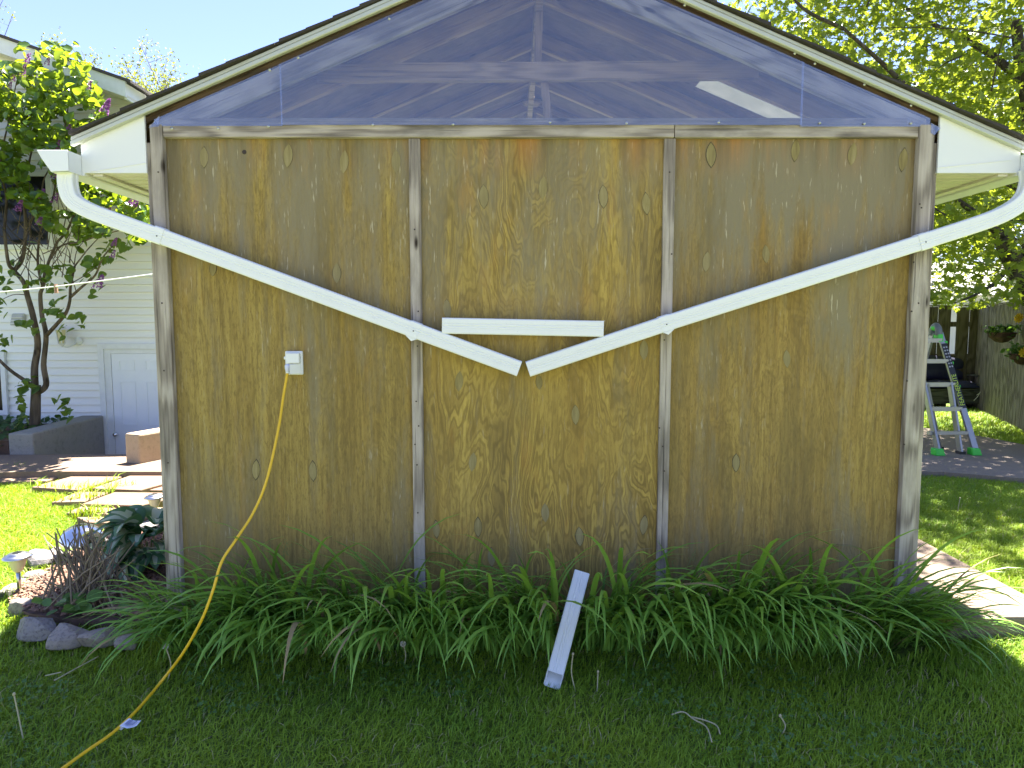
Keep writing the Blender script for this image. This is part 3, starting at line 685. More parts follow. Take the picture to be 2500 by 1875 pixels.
cordpts = [((703,906),3.315),((700,920),3.305),((692,965),3.27),((679,1050),3.19),((651,1172),3.09),((618,1252),3.03),((577,1316),2.94),((541,1372),2.87),((520,1441),2.82),((492,1514),2.80),((447,1594),2.80),((396,1661),2.80)]
CP_ = [at(x, y, Y) for (x, y), Y in cordpts]
for x, y in ((345,1722),(305,1763),(265,1797),(215,1831),(150,1878),(60,1940)): CP_.append(gp(x, y, -.035))
ec = thing('extension_cord', gp(447,1640,-.1), 'yellow extension cord trailing from the wall outlet across the lawn', 'cord')
part('cord', MB().tube(catmull(CP_, 8), .0062, 10), M['yellow_cord'], ec, True)
q = at(702, 897, 3.315)
pg = MB().lathe([(.006,-.028),(.010,-.022),(.0135,-.004),(.014,.008),(.011,.014),(.006,.016)], q, 12); part('plug', pg, M['clearplug'], ec, True)
part('strain_relief', MB().tube([at(703,906,3.315), at(702,912,3.311)], [.0085,.0075], 10), M['paper'], ec, True)
t0, t1 = gp(316,1753,-.026), gp(294,1771,-.026); td = (t0-t1).normalized(); side = Vector((.62, -.78, -.05)); side = (side-td*side.dot(td)).normalized()
tgm = MB(); W0 = [t1-td*.004, t0+td*.004]
tgm.tube([t1-Vector((0,0,.010)), t0-Vector((0,0,.010))], .009, 10)
cc = t1 + Vector((0,0,-.004)); ee = t0 + Vector((0,0,-.004))
f1_ = side*.028+Vector((0,0,-.004)); f2_ = side*.052+Vector((0,0,.004))
tgm.add([cc, ee, cc+f1_, ee+f1_, cc+f2_, ee+f2_+td*-.002, cc+f2_*.93+side*.010+td*.012], [(0,1,3,2),(2,3,5,4),(4,5,6)])
tg = part('paper_tag', tgm, M['paper'], ec)
pm = MB()
for u0, u1, v0, v1 in ((.15,.5,.2,.8),(.56,.6,.12,.85),(.66,.7,.14,.85),(.75,.86,.14,.8)):
    pp = [cc+f2_*u+(ee-cc)*v+Vector((0,0,.0035)) for u, v in ((u0,v0),(u0,v1),(u1,v1),(u1,v0))]
    pm.add(pp, [(0,1,2,3)])
part('print', pm, M['print'], tg)

# ------------------------------------------------------------------ the neighbouring white house
HY = 8.8
hs = thing('house', (-6, HY, 0), 'white clapboard house with basement door behind the lilac', 'house')
RK = lambda x: 4.36 + (-4.62 - x)*.345                      # underside line of the rake at the gable
DOORX0, DOORX1 = at(246, 900, HY).x, at(425, 900, HY).x
DTOP = at(300, 846, HY).z
core = MB().prism([Vector(p) for p in ((-12,HY+.02,-1.2),(-2.6,HY+.02,-1.2),(-2.6,HY+.02,3.75),(-4.62,HY+.02,4.30),(-12,HY+.02,6.85))], (0,6,0)); part('wall_core', core, M['siding'], hs)
z = -.02; ex = .0965
while z < 6.6:
    xr = -2.6
    if z > RK(xr)-.25: xr = -4.62 - (z+.1-4.36)/.345 if z > 4.2 else -2.6
    if z > 3.6: xr = min(xr, -3.2 - (z-3.7)/.345*1.0) if z < 4.2 else xr
    xl = -12
    segs = [(xl, xr)] if z > DTOP+.0 else [(xl, DOORX0), (DOORX1, xr)]
    for a, c_ in segs:
        if c_-a < .1: continue
        m = MB().hexa([(a,HY-.024,z),(c_,HY-.024,z),(c_,HY+.018,z),(a,HY+.018,z),(a,HY-.002,z+ex-.002),(c_,HY-.002,z+ex-.002),(c_,HY+.018,z+ex-.002),(a,HY+.018,z+ex-.002)])
        part('siding_board', m, M['siding'], hs)
    z += ex
part('foundation', MB().box(-12, DOORX0-.02, HY-.01, HY+.05, -1.2, -.03), M['concrete'], hs)
def rkb(dz0, dz1, y0, y1, xa=-12.0, xb=-4.58):
    za, zb = RK(xa), RK(xb)
    return [(xa,y0,za+dz0),(xb,y0,zb+dz0),(xb,y1,zb+dz0),(xa,y1,za+dz0),(xa,y0,za+dz1),(xb,y0,zb+dz1),(xb,y1,zb+dz1),(xa,y1,za+dz1)]
part('rake_board', MB().hexa(rkb(-.16, .02, 8.36, 8.39)), M['trim'], hs)
part('rake_soffit', MB().hexa(rkb(-.15, -.13, 8.392, HY-.02)), M['soffit'], hs)
part('roof', MB().hexa(rkb(.021, .055, 8.33, 15, -12.1, -4.5)), M['roofshingle'], hs)
part('eave_fascia', MB().box(-4.62, -4.585, 8.40, 15, RK(-4.6)-.18, RK(-4.6)-.0), M['trim'], hs)
# door
dr_ = part('door', MB().box(DOORX0+.16, DOORX1-.05, HY-.03, HY+.02, -.95, DTOP-.09), M['door'], hs)
dw0, dw1 = DOORX0+.16, DOORX1-.05
for (xa, xb_) in ((at(293,900,HY).x, at(332,900,HY).x), (at(357,900,HY).x, at(396,900,HY).x)):
    for (za, zb_) in ((at(300,905,HY).z, at(300,878,HY).z), (at(300,1038,HY).z, at(300,930,HY).z), (-.75, -.2)):
        mm = MB()
        for (u0,u1,w0,w1) in ((xa,xb_,za,za+.018),(xa,xb_,zb_-.018,zb_),(xa,xa+.018,za+.019,zb_-.019),(xb_-.018,xb_,za+.019,zb_-.019)): mm.box(u0,u1,HY-.036,HY-.0305,w0,w1)
        part('door_panel', mm, M['door'], dr_)
kb = at(282, 1061, HY-.07)
part('door_knob', MB().lathe([(.001,-.035),(.022,-.03),(.031,-.012),(.028,.008),(.014,.018),(.012,.04),(.03,.042),(.03,.05)], n=16), M['steel'], dr_, True).matrix_basis = Matrix.Translation(kb) @ Matrix.Rotation(R(-90), 4, 'X')
part('door_frame', MB().box(DOORX0, DOORX0+.07, HY-.05, HY-.0165, -.95, DTOP+.04).box(DOORX0+.0705, DOORX1+.05, HY-.05, HY-.0165, DTOP-.03, DTOP+.04), M['trim'], hs)
part('door_jamb', MB().box(DOORX0+.071, DOORX0+.155, HY-.035, HY+.01, -.95, DTOP-.032).box(DOORX0+.1555, DOORX1, HY-.035, HY+.01, DTOP-.088, DTOP-.032), M['trim'], hs)
# windows: dark one behind the lilac crown, a basement one at the left edge
def window(px0, py0, px1, py1):
    a = at(px0, py1, HY); c_ = at(px1, py0, HY)
    wn = part('window', MB().box(a.x+.06, c_.x-.06, HY-.03, HY-.02, a.z+.06, c_.z-.06), M['glass_dark'], hs)
    f = MB().box(a.x, c_.x, HY-.06, HY-.0165, a.z, a.z+.06).box(a.x, c_.x, HY-.06, HY-.0165, c_.z-.06, c_.z).box(a.x, a.x+.06, HY-.06, HY-.0165, a.z+.0605, c_.z-.0605).box(c_.x-.06, c_.x, HY-.06, HY-.0165, a.z+.0605, c_.z-.0605)
    part('window_frame', f, M['trim'], wn)
window(-90, 420, 128, 610); window(-150, 858, 17, 1012)
# wall lantern
lt = at(150, 822, HY-.14)
ln = thing('wall_lantern', lt, 'grey white carriage lantern mounted on the siding beside the basement door', 'lantern')
lg = MB()
for q in range(6):
    a_ = q*math.pi/3; lg.bar(lt+Vector((.042*math.cos(a_), .042*math.sin(a_), -.085)), lt+Vector((.068*math.cos(a_), .068*math.sin(a_), .085)), .014, .012, (math.cos(a_), math.sin(a_), 0))
part('cage', lg, M['trim'], ln); part('lamp_glass', MB().lathe([(.036,-.084),(.060,.084)], lt, 6), M['amber'], ln)
part('lamp_cap', MB().lathe([(.082,.086),(.078,.095),(.045,.125),(.02,.14),(.012,.155),(.001,.16)], lt, 6), M['trim'], ln)
part('lamp_base', MB().lathe([(.001,-.135),(.01,-.13),(.016,-.115),(.03,-.1),(.044,-.0845)], lt, 8), M['trim'], ln)
w0_ = lt+Vector((.14,.11,-.06))
part('scroll_arm', MB().tube(catmull([lt+Vector((0,0,-.12)), lt+Vector((.05,.03,-.13)), lt+Vector((.10,.07,-.10)), w0_], 5), .009, 8), M['trim'], ln, True)
part('wall_plate', MB().lathe([(.001,-.012),(.04,-.012),(.052,0),(.052,.012)], n=16), M['trim'], ln, True).matrix_basis = Matrix.Translation(w0_) @ Matrix.Rotation(R(-90), 4, 'X')
vp = at(46, 781, HY-.03)
vt = thing('vent_cover', vp, 'small grey louvred vent hood on the siding behind the lilac trunk', 'vent')
bevel(part('hood', MB().hexa([(vp.x-.09,vp.y-.05,vp.z-.07),(vp.x+.09,vp.y-.05,vp.z-.07),(vp.x+.09,vp.y+.02,vp.z-.07),(vp.x-.09,vp.y+.02,vp.z-.07),(vp.x-.075,vp.y-.02,vp.z+.08),(vp.x+.075,vp.y-.02,vp.z+.08),(vp.x+.085,vp.y+.02,vp.z+.08),(vp.x-.085,vp.y+.02,vp.z+.08)]), plain('vent_grey', (.42,.43,.40), .6), vt), .012, 2)
for k in range(3): part('louvre', MB().box(vp.x-.075, vp.x+.075, vp.y-.054, vp.y-.03, vp.z-.05+.04*k, vp.z-.042+.04*k), M['trim'], vt)
# retaining walls of the sunken entry
a, c_ = gp(18,1058,.33), gp(80,1058,.33)
wl = tag(part('retaining_wall', MB().prism([Vector(p) for p in ((a.x,a.y,-.9),(c_.x,a.y,-.9),(-5.27,HY-.06,-.9),(-5.55,HY-.06,-.9))], (0,0,.9+.33)), M['concrete']), 'long grey concrete retaining wall left of the basement door', 'wall'); bevel(wl, .02, 2)
a = gp(303,1058,.40)
wr_ = tag(part('retaining_wall', MB().prism([Vector(p) for p in ((a.x,a.y,-.9),(a.x+.18,a.y-.06,-.9),(-3.2,8.0,-.9),(-3.4,8.3,-.9))], (0,0,.9+.40)), M['concrete_t']), 'rough concrete retaining wall stub, sun bounce in its tan colour, right of the basement door', 'wall'); bevel(wr_, .02, 2)
struct('sunken_floor', MB().box(-5.4, -3.0, 7.1, HY+.05, -1.0, -.93), M['slab'])
struct('planting_bank', MB().prism([Vector(p) for p in ((-9,7.45,.0),(-5.56,7.45,.0),(-5.56,HY-.03,.0),(-9,HY-.03,.0))], (0,0,.22)), M['soil'])

# ------------------------------------------------------------------ clothesline
cl = [at(378, 669, 4.6), at(260, 684, 5.0), at(130, 700, 5.5), at(0, 713, 6.1), at(-140, 726, 6.9)]
tag(part('clothesline', MB().tube(catmull(cl, 6), .0045, 6), M['rope'], None, True), 'thin white clothesline stretched from the shed past the lilac', 'line')
pk = at(136, 700, 5.48)
pgk = thing('clothespin', pk, 'wooden clothespin clipped on the clothesline', 'clothespin')
part('leg', MB().bar(pk+Vector((-.006,0,.02)), pk+Vector((-.003,-.006,-.05)), .009, .011, (0,1,0)), M['peg'], pgk); part('leg', MB().bar(pk+Vector((.006,0,.02)), pk+Vector((.007,.006,-.05)), .009, .011, (0,1,0)), M['peg'], pgk)
part('spring', MB().tube([pk+Vector((-.016,0,0)), pk+Vector((.016,0,0))], .006, 8), M['steel_b'], pgk)

# ------------------------------------------------------------------ fence, bench, ladder, baskets on the right
def fence(name, A, B, label, shadowbox, mat, hgt=1.8):
    A = Vector(A); B = Vector(B); L = (B-A).length; d = (B-A).normalized(); nrm = Vector((-d.y, d.x, 0))
    f = thing(name, A, label, 'fence'); pos = 0.0; k = 0
    while pos < L:
        bw = .138 if not shadowbox else .20
        off = (.035 if k % 2 else 0.0)*0 + random.uniform(-.003,.003)
        p = A + d*pos + nrm*off; q = A + d*(pos+bw) + nrm*off
        h = hgt + random.uniform(-.012,.012)
        m = MB().prism([p, q, q+nrm*.018, p+nrm*.018], (0,0,h)) if nrm.y > 0 else MB().prism([q, p, p+nrm*.018, q+nrm*.018], (0,0,h))
        part('board', m, mat, f); pos += bw + (.009 if not shadowbox else (.10 if k % 2 else .012)); k += 1
    for zz in (.35, .95, 1.5): part('rail', MB().bar(A+nrm*.045+Vector((0,0,zz)), B+nrm*.045+Vector((0,0,zz)), .038, .085), mat, f)
    pos = 0
    while pos <= L: part('post', MB().box(-.045,.045,-.045,.045,0,hgt-.03).__class__().bar(A+d*pos+nrm*.11, A+d*pos+nrm*.11+Vector((0,0,hgt-.04)), .09, .09, d), mat, f); pos += 2.4
    part('cap_board', MB().bar(A+nrm*.02+Vector((0,0,hgt+.015)), B+nrm*.02+Vector((0,0,hgt+.015)), .09, .022), mat, f)
    return f
FC = (7.95, 11.7, 0)
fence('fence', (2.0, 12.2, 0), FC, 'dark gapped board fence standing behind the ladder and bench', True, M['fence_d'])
fence('fence', FC, (5.9, 6.8, 0), 'grey close board fence panel carrying the hanging baskets', False, M['fence'])
# bench with cushion
bp = gp(2330, 1012, .0)
bx0, bx1, by = at(2195, 960, bp.y).x, at(2412, 960, bp.y).x, bp.y
bn = thing('garden_bench', ((bx0+bx1)/2, by, 0), 'dark wooden garden bench against the fence behind the ladder', 'bench')
for k in range(4): part('seat_slat', MB().box(bx0, bx1, by+.02+.115*k, by+.125+.115*k, .40, .425), M['bench'], bn)
for k in range(5): part('back_slat', MB().hexa([(bx0+.03,by+.50,.47+.085*k),(bx1-.03,by+.50,.47+.085*k),(bx1-.03,by+.525,.47+.085*k),(bx0+.03,by+.525,.47+.085*k),(bx0+.03,by+.515,.54+.085*k),(bx1-.03,by+.515,.54+.085*k),(bx1-.03,by+.54,.54+.085*k),(bx0+.03,by+.54,.54+.085*k)]), M['bench'], bn)
for x in (bx0, bx1-.07):
    part('leg', MB().box(x, x+.07, by, by+.07, 0, .62), M['bench'], bn); part('leg', MB().box(x, x+.07, by+.47, by+.54, 0, .9), M['bench'], bn)
    part('armrest', MB().box(x-.02, x+.09, by-.04, by+.50, .621, .65), M['bench'], bn)
part('apron', MB().box(bx0+.07, bx1-.07, by+.03, by+.05, .18, .39), M['bench'], bn)
part('lower_shelf', MB().box(bx0+.07, bx1-.07, by+.06, by+.42, .20, .22), M['bench'], bn)
cu = MB(); nx, nz = 24, 10; cx0, cx1 = bx0+.28, bx1-.09
def cush(u, v_): return .055 + .05*abs(math.sin(u*math.pi*3.0))**.5*abs(math.sin(v_*math.pi*2))**.4
for (kind_) in (0, 1):
    o_ = len(cu.v)
    for i in range(nx+1):
        for j in range(nz+1):
            u, v_ = i/nx, j/nz; e = min(1, min(u, 1-u)*9)*min(1, min(v_, 1-v_)*6); t = cush(u, v_)*e**.5+.02
            x = cx0+(cx1-cx0)*u
            if kind_ == 0: cu.v.append((x, by+.02+.44*v_, .43+t))
            else: cu.v.append((x, by+.50-t, .52+.46*v_ - .05*abs(u-.5)**2*4))
    for i in range(nx):
        for j in range(nz): a_ = o_+i*(nz+1)+j; cu.f.append([a_, a_+nz+1, a_+nz+2, a_+1]); cu.m.append(0)
cush_t = thing('bench_cushion', ((cx0+cx1)/2, by, .43), 'tufted navy blue cushion on the dark garden bench', 'cushion')
part('pad', cu, M['navy'], cush_t, True)
part('tie', MB().tube([Vector((bx1-.12,by-.02,.42)), Vector((bx1-.17,by-.045,.36)), Vector((bx1-.22,by-.05,.33))], .004, 5), M['rope'], cush_t); part('tie', MB().tube([Vector((bx1-.12,by-.02,.42)), Vector((bx1-.2,by-.045,.30)), Vector((bx1-.26,by-.05,.24))], .004, 5), M['rope'], cush_t)

# ladder: A-frame with telescoping inner rails
LZ = .12
def L3(px, py, Y): return at(px, py, Y)
ld = thing('step_ladder', gp(2330, 1100, LZ), 'grey aluminium folding step ladder with lime green feet on the patio', 'ladder')
ft_r = gp(2378, 1108, LZ+.01); ft_l = ft_r + Vector((-.40, -.02, 0)); top_r = L3(2291, 812, 7.55); top_l = top_r + Vector((-.29, -.015, 0))
def rail(a, b_, w_=.026, t_=.075, name='rail', m_=None): return bevel(part(name, MB().bar(a, b_, w_, t_, (0,1,.2)), m_ or M['alu'], ld), .004, 1)
rail(top_r+Vector((.015,0,0)), ft_r + Vector((.01,0,.05)), .064, .032); rail(top_l, ft_l + Vector((0,0,.05)))
in_r0, in_l0 = top_r.lerp(ft_r, .42)+Vector((-.035,.0,0)), top_l.lerp(ft_l, .42)+Vector((.035,.0,0))
rail(in_r0, gp(2352,1108,LZ)+Vector((-.03,0,.004)), name='inner_rail'); rail(in_l0, gp(2306,1096,LZ)+Vector((-.06,0,.004)), name='inner_rail')
for k, t_ in enumerate((.06, .235, .43, .63)):
    a = top_l.lerp(ft_l, t_); c_ = top_r.lerp(ft_r, t_)
    m = MB().bar(a, c_, .062, .026).bar(a+Vector((0,-.012,-.022)), c_+Vector((0,-.012,-.022)), .02, .018); rg = part('rung', m, M['alu'], ld)
    kn = c_ + Vector((.045, 0, -.03)); bevel(part('lock_knob', MB().lathe([(.001,-.02),(.03,-.016),(.034,0),(.03,.016),(.001,.02)], kn, 8), M['lime'], ld), .004)
a = top_l.lerp(ft_l, .83)+Vector((-.05,0,0)); c_ = top_r.lerp(ft_r, .83)
part('rung', MB().bar(a, c_, .05, .034), M['alu'], ld)
for tr, o_ in ((top_r, Vector((.02,0,0))), (top_l, Vector((0,0,0)))):
    bt = tr + Vector((o_.x-.06, .50, 0)); bt.z = LZ+.05
    rail(tr+Vector((0,.10,0)), bt, name='rear_rail'); bevel(part('foot', MB().box(bt.x-.035, bt.x+.05, bt.y-.05, bt.y+.05, LZ-.001, LZ+.06), M['lime'], ld), .01, 2)
for k, t_ in enumerate((.2, .45, .7, .9)):
    a = (top_l+Vector((0,.1,0))).lerp(Vector((top_l.x-.06, top_l.y+.5, LZ)), t_); c_ = (top_r+Vector((0,.1,0))).lerp(Vector((top_r.x-.04, top_r.y+.5, LZ)), t_)
    part('rung', MB().bar(a, c_, .04, .022), M['alu'], ld)
for f_ in (ft_r, ft_l): bevel(part('foot', MB().hexa([(f_.x-.045,f_.y-.05,LZ-.001),(f_.x+.06,f_.y-.05,LZ-.001),(f_.x+.06,f_.y+.05,LZ-.001),(f_.x-.045,f_.y+.05,LZ-.001),(f_.x-.05,f_.y-.045,LZ+.075),(f_.x+.035,f_.y-.045,LZ+.075),(f_.x+.035,f_.y+.045,LZ+.075),(f_.x-.05,f_.y+.045,LZ+.075)]), M['lime'], ld), .01, 2)
for f_ in (gp(2352,1108,LZ)+Vector((-.03,0,.0)), gp(2306,1096,LZ)+Vector((-.06,0,.0))): part('foot', MB().box(f_.x-.03, f_.x+.03, f_.y-.04, f_.y+.04, LZ-.001, LZ+.03), M['black'], ld)
for tr in (top_r, top_l):
    hh = MB(); ar = [tr+Vector((0,-.01,-.03)), tr+Vector((0,.0,.035)), tr+Vector((0,.05,.075)), tr+Vector((0,.10,.035)), tr+Vector((0,.115,-.03))]
    part('hinge', MB().tube(catmull(ar, 5), [.036]*21, 10), plain('hinge_grey', (.16,.17,.18), .45), ld, True)
    part('hinge_button', MB().lathe([(.001,-.045),(.034,-.043),(.038,-.02),(.038,.03)], n=14), M['lime'], ld, True).matrix_basis = Matrix.Translation(tr+Vector((.0,.05,.055))) @ Matrix.Rotation(R(-90), 4, 'X')
    part('hinge_collar', MB().bar(tr+Vector((0,0,-.02)), tr+Vector((.006,-.004,-.10)), .05, .09, (0,1,.2)), M['lime'], ld)
# sticker on the right rail with its lettering
rd = (ft_r-top_r).normalized(); upv = Vector((0,1,.2)); sx = rd.cross(upv).normalized(); uu = sx.cross(rd).normalized()
sxs = sx if sx.x > 0 else -sx
fnv = -uu if uu.y > 0 else uu
ra_, rb_ = top_r+Vector((.015,0,0)), ft_r+Vector((.01,0,.05)); rd = (rb_-ra_).normalized(); sx = rd.cross(upv).normalized(); uu = sx.cross(rd).normalized(); sxs = sx if sx.x > 0 else -sx; fnv = -uu if uu.y > 0 else uu
st0, st1 = ra_.lerp(rb_, .10), ra_.lerp(rb_, .66)
# narrow front edge carries the print: a facing plate wider than the rail edge
pl0 = st0 + fnv*.0185; pl1 = st1 + fnv*.0185
stk = part('sticker', MB().bar(pl0, pl1, .058, .0025, fnv), M['black'], ld)
cu_ = bpy.data.curves.new('lettering', 'FONT'); cu_.body = 'FEATHERLITE'; cu_.size = .066; cu_.align_x = 'CENTER'; cu_.align_y = 'CENTER'; cu_.extrude = .0006
to = bpy.data.objects.new('lettering_tmp', cu_); COL.objects.link(to); bpy.context.view_layer.update()
dg = bpy.context.evaluated_depsgraph_get(); tm = bpy.data.meshes.new_from_object(to.evaluated_get(dg)); bpy.data.objects.remove(to)
tm.materials.clear(); tm.materials.append(plain('lettering_lime', (.55,.70,.05), .5)); tm.name = 'lettering'
lo2 = obj('lettering', tm, stk)
ex_ = -rd; ez_ = fnv; ey_ = ez_.cross(ex_)
cpos = pl0.lerp(pl1, .72) + fnv*.003
lo2.matrix_basis = Matrix(((ex_.x*.9,ey_.x,ez_.x,cpos.x),(ex_.y*.9,ey_.y,ez_.y,cpos.y),(ex_.z*.9,ey_.z,ez_.z,cpos.z),(0,0,0,1)))
icn = MB()
for k in range(7):
    for s_ in (-1, 1):
        c0_ = pl0.lerp(pl1, .05+.05*k) + sxs*(s_*.013) + fnv*.0022
        icn.bar(c0_, c0_+rd*.016, .016, .001, fnv)
part('warning_print', icn, plain('print_grey', (.35,.36,.38), .6), stk)

# hanging baskets
def basket(px, py, Y, r, label, flowers):
    c_ = at(px, py, Y); t = thing('hanging_basket', c_, label, 'basket', 'baskets on the fence')
    part('basket', MB().lathe([(.02,-r*.80),(r*.45,-r*.72),(r*.78,-r*.42),(r*.95,-.05),(r,0),(r*.9,0)], c_, 18), M['wicker'], t)
    part('rim', MB().tube([c_+Vector((r*math.cos(a_), r*math.sin(a_), .004)) for a_ in np.linspace(0, 2*math.pi, 24)], .012, 6), M['wicker'], t)
    part('hanger', MB().bar(c_+Vector((r*.2,r*.6,0)), c_+Vector((r*.5,r*1.2,.02)), .01, .01), M['black'], t)
    N = 260; pos = rng.normal(0, 1, (N,3))*np.array([r*.5, r*.45, r*.22]) + np.array(c_) + np.array([0,0,r*.22])
    nr = rng.normal(0,1,(N,3)) + np.array([0,-.3,.6])
    me = scatter('foliage', LEAFV, LEAFF, frames(nr, rng.uniform(0,6.28,N), rng.uniform(.05,.085,N)), pos, M['ivy']); obj('foliage', me, t).matrix_parent_inverse = Matrix.Translation(-ROOT[t.name])
    for q in flowers:
        p = c_ + Vector(q); f = MB()
        for k in range(9):
            a_ = k*2*math.pi/9; f.add([p, p+Vector((.05*math.cos(a_-.3),-.02,.05*math.sin(a_-.3))), p+Vector((.062*math.cos(a_),-.012,.062*math.sin(a_))), p+Vector((.05*math.cos(a_+.3),-.02,.05*math.sin(a_+.3)))], [(0,1,2,3)])
        for k in range(6):
            a_ = k*2*math.pi/6; f.add([p+Vector((0,-.02,0)), p+Vector((.028*math.cos(a_-.4),-.035,.028*math.sin(a_-.4))), p+Vector((.034*math.cos(a_),-.03,.034*math.sin(a_))), p+Vector((.028*math.cos(a_+.4),-.035,.028*math.sin(a_+.4)))], [(0,1,2,3)])
        part('flower', f, M['flower_y'], t)
LEAFV = [(0,-.5,0),(.28,-.25,.05),(.33,.05,.06),(.18,.32,.02),(0,.5,-.05),(-.18,.32,.02),(-.33,.05,.06),(-.28,-.25,.05)]; LEAFF = [[0,1,2,3,4],[0,4,5,6,7]]
basket(2446, 814, 9.35, .16, 'brown wicker hanging basket with dark foliage and one large yellow bloom', [(.11,-.12,.20),(.14,-.10,.22)])
basket(2502, 866, 8.6, .165, 'brown wicker hanging basket at the right edge full of small yellow flowers', [(-.13+.05*k, -.13, .03+.045*(k%3)) for k in range(6)])
# pot and bag at the right edge
pp_ = gp(2500, 1040, .0)
pt = thing('flower_pot', pp_, 'terracotta flower pot at the right edge below the fence', 'pot'); part('pot_body', MB().lathe([(.001,.002),(.085,.002),(.125,.22),(.14,.22),(.14,.27),(.12,.27),(.11,.2),(.001,.2)], pp_+Vector((.09,.2,0)), 18), M['terracotta'], pt, True); part('saucer', MB().lathe([(.001,.0),(.14,.0),(.16,.03),(.001,.02)], pp_+Vector((.09,.2,-.005)), 18), M['terracotta'], pt, True)
bgm = MB(); bc = gp(2492, 1046, .0)
for i in range(7):
    for j in range(5):
        u, v_ = i/6, j/4; e = (1-(2*u-1)**4)*(1-(2*v_-1)**4); bgm.v.append((bc.x-.17+.34*u, bc.y-.02+.2*v_, .012+.07*e*(1+.3*math.sin(9*u+5*v_))))
for i in range(6):
    for j in range(4): a_ = i*5+j; bgm.f.append([a_, a_+5, a_+6, a_+1]); bgm.m.append(1 if 1 <= i <= 3 else 0)
bgo = thing('soil_bag', bc, 'purple and white plastic garden bag lying on the grass beside the terracotta pot', 'bag'); part('bag_body', bgm, [M['paper'], M['purple']], bgo, True)
# neighbour's house seen over the fence
nh = thing('neighbour_house', (13, 24, 0), 'pale neighbouring house glimpsed over the fence through the maple leaves', 'house')
part('wall', MB().box(8, 22, 24, 30, 0, 2.5), M['siding'], nh); part('roof', MB().prism([Vector((7.6,23.6,2.5)), Vector((7.6,30.4,2.5)), Vector((7.6,27,3.9))], (14.8,0,0)), plain('pale_roof', (.36,.35,.34), .9), nh)

# ------------------------------------------------------------------ planting bed on the left
BEDPOLY = [gp(x, y) for x, y in ((20,1475),(70,1500),(160,1512),(290,1514),(420,1506),(470,1450),(420,1310),(330,1290),(250,1310),(150,1380),(60,1430))]
struct('garden_bed', MB().prism([p-Vector((0,0,.07)) for p in (BEDPOLY if (BEDPOLY[1]-BEDPOLY[0]).cross(BEDPOLY[2]-BEDPOLY[1]).z > 0 else BEDPOLY[::-1])], (0,0,.075)), M['soil'])
def inpoly(x, y, poly):
    x = np.asarray(x); y = np.asarray(y); r = np.zeros(x.shape, bool); n = len(poly); j = n-1
    for i in range(n):
        xi, yi, xj, yj = poly[i][0], poly[i][1], poly[j][0], poly[j][1]
        c_ = ((yi > y) != (yj > y)) & (x < (xj-xi)*(y-yi)/((yj-yi) or 1e-9)+xi); r ^= c_; j = i
    return r
bx = rng.uniform(-3.2, -1.4, 16000); byy = rng.uniform(3.1, 5.0, 16000); k = inpoly(bx, byy, BEDPOLY); bx, byy = bx[k], byy[k]; N = len(bx)
CH = [(-.5,-.3,0),(.5,-.25,.05),(.45,.3,0),(-.4,.35,.1),(0,0,.35)]; CHF = [[0,1,4],[1,2,4],[2,3,4],[3,0,4]]
me = scatter('mulch_chips', CH, CHF, frames(rng.normal(0,.5,(N,3))+np.array([0,0,1]), rng.uniform(0,6.28,N), rng.uniform(.008,.028,N)), np.stack([bx,byy,np.full(N,.026)],1), M['mulch'])
tag(obj('mulch_chips', me), 'reddish brown mulch chips covering the rock edged bed', 'mulch', kind='stuff')
def stone(px, py, sx_, sy_, sz_, label, seed, z=None):
    c_ = gp(px, py, 0); z = z if z is not None else (-.05 if py > 1530 else -.02); bm = bmesh.new(); bmesh.ops.create_icosphere(bm, subdivisions=3, radius=1.0); rr = random.Random(seed)
    off = Vector((rr.uniform(0,50), rr.uniform(0,50), 0)); cuts = [(Vector((rr.gauss(0,1), rr.gauss(0,1), rr.gauss(0,.8))).normalized(), rr.uniform(.5,.78)) for _ in range(12)]
    for v_ in bm.verts:
        p = v_.co.copy()
        for nn_, d_ in cuts:
            e = p.dot(nn_) - d_
            if e > 0: p -= nn_*e*.97
        p *= 1 + .05*mnoise.noise(p*1.7+off) + .03*mnoise.noise(p*5+off); v_.co = Vector((p.x*sx_, p.y*sy_, max(p.z*sz_, -.03)))
    a_ = rr.uniform(-.5,.5)
    bmesh.ops.rotate(bm, verts=bm.verts, cent=(0,0,0), matrix=Matrix.Rotation(a_, 3, 'Z'))
    me = bpy.data.meshes.new('garden_stone'); bm.to_mesh(me); bm.free(); me.materials.append(M['stone'])
    o = obj('garden_stone', me); o.location = (c_.x, c_.y+sy_*.5, z+sz_*.30); return tag(o, label, 'stone', 'stones edging the garden bed')
stone(76,1540,.115,.075,.10,'big angular beige edging stone nearest the front left corner of the bed',1); stone(146,1554,.115,.08,.08,'grey edging stone sunk in the lawn, second along the front of the bed',2)
stone(226,1556,.11,.08,.07,'flat grey edging stone half under the daylily leaves at the front',3); stone(298,1558,.08,.07,.06,'small edging stone hidden under the leftmost daylily leaves',4)
stone(38,1492,.085,.075,.06,'pale rough edging stone at the left tip of the bed below the lamp',5); stone(14,1450,.07,.06,.055,'dark grey edging stone left of the near solar lamp',6)
stone(60,1426,.06,.06,.045,'small pale edging stone just behind the near solar lamp',7); stone(76,1415,.10,.09,.06,'tan rounded edging stone behind the mulch',8)
stone(88,1385,.15,.11,.10,'large cream edging stone left of the mirror globe',9); stone(122,1372,.11,.10,.075,'cream edging stone in front of the mirror globe base',10)
stone(290,1330,.17,.10,.12,'long tan edging stone behind the hosta',11); stone(345,1300,.17,.11,.09,'flat pale edging stone at the back of the bed near the far solar lamp',12)
stone(262,1335,.07,.06,.06,'small brown edging stone right of the mirror globe',13)
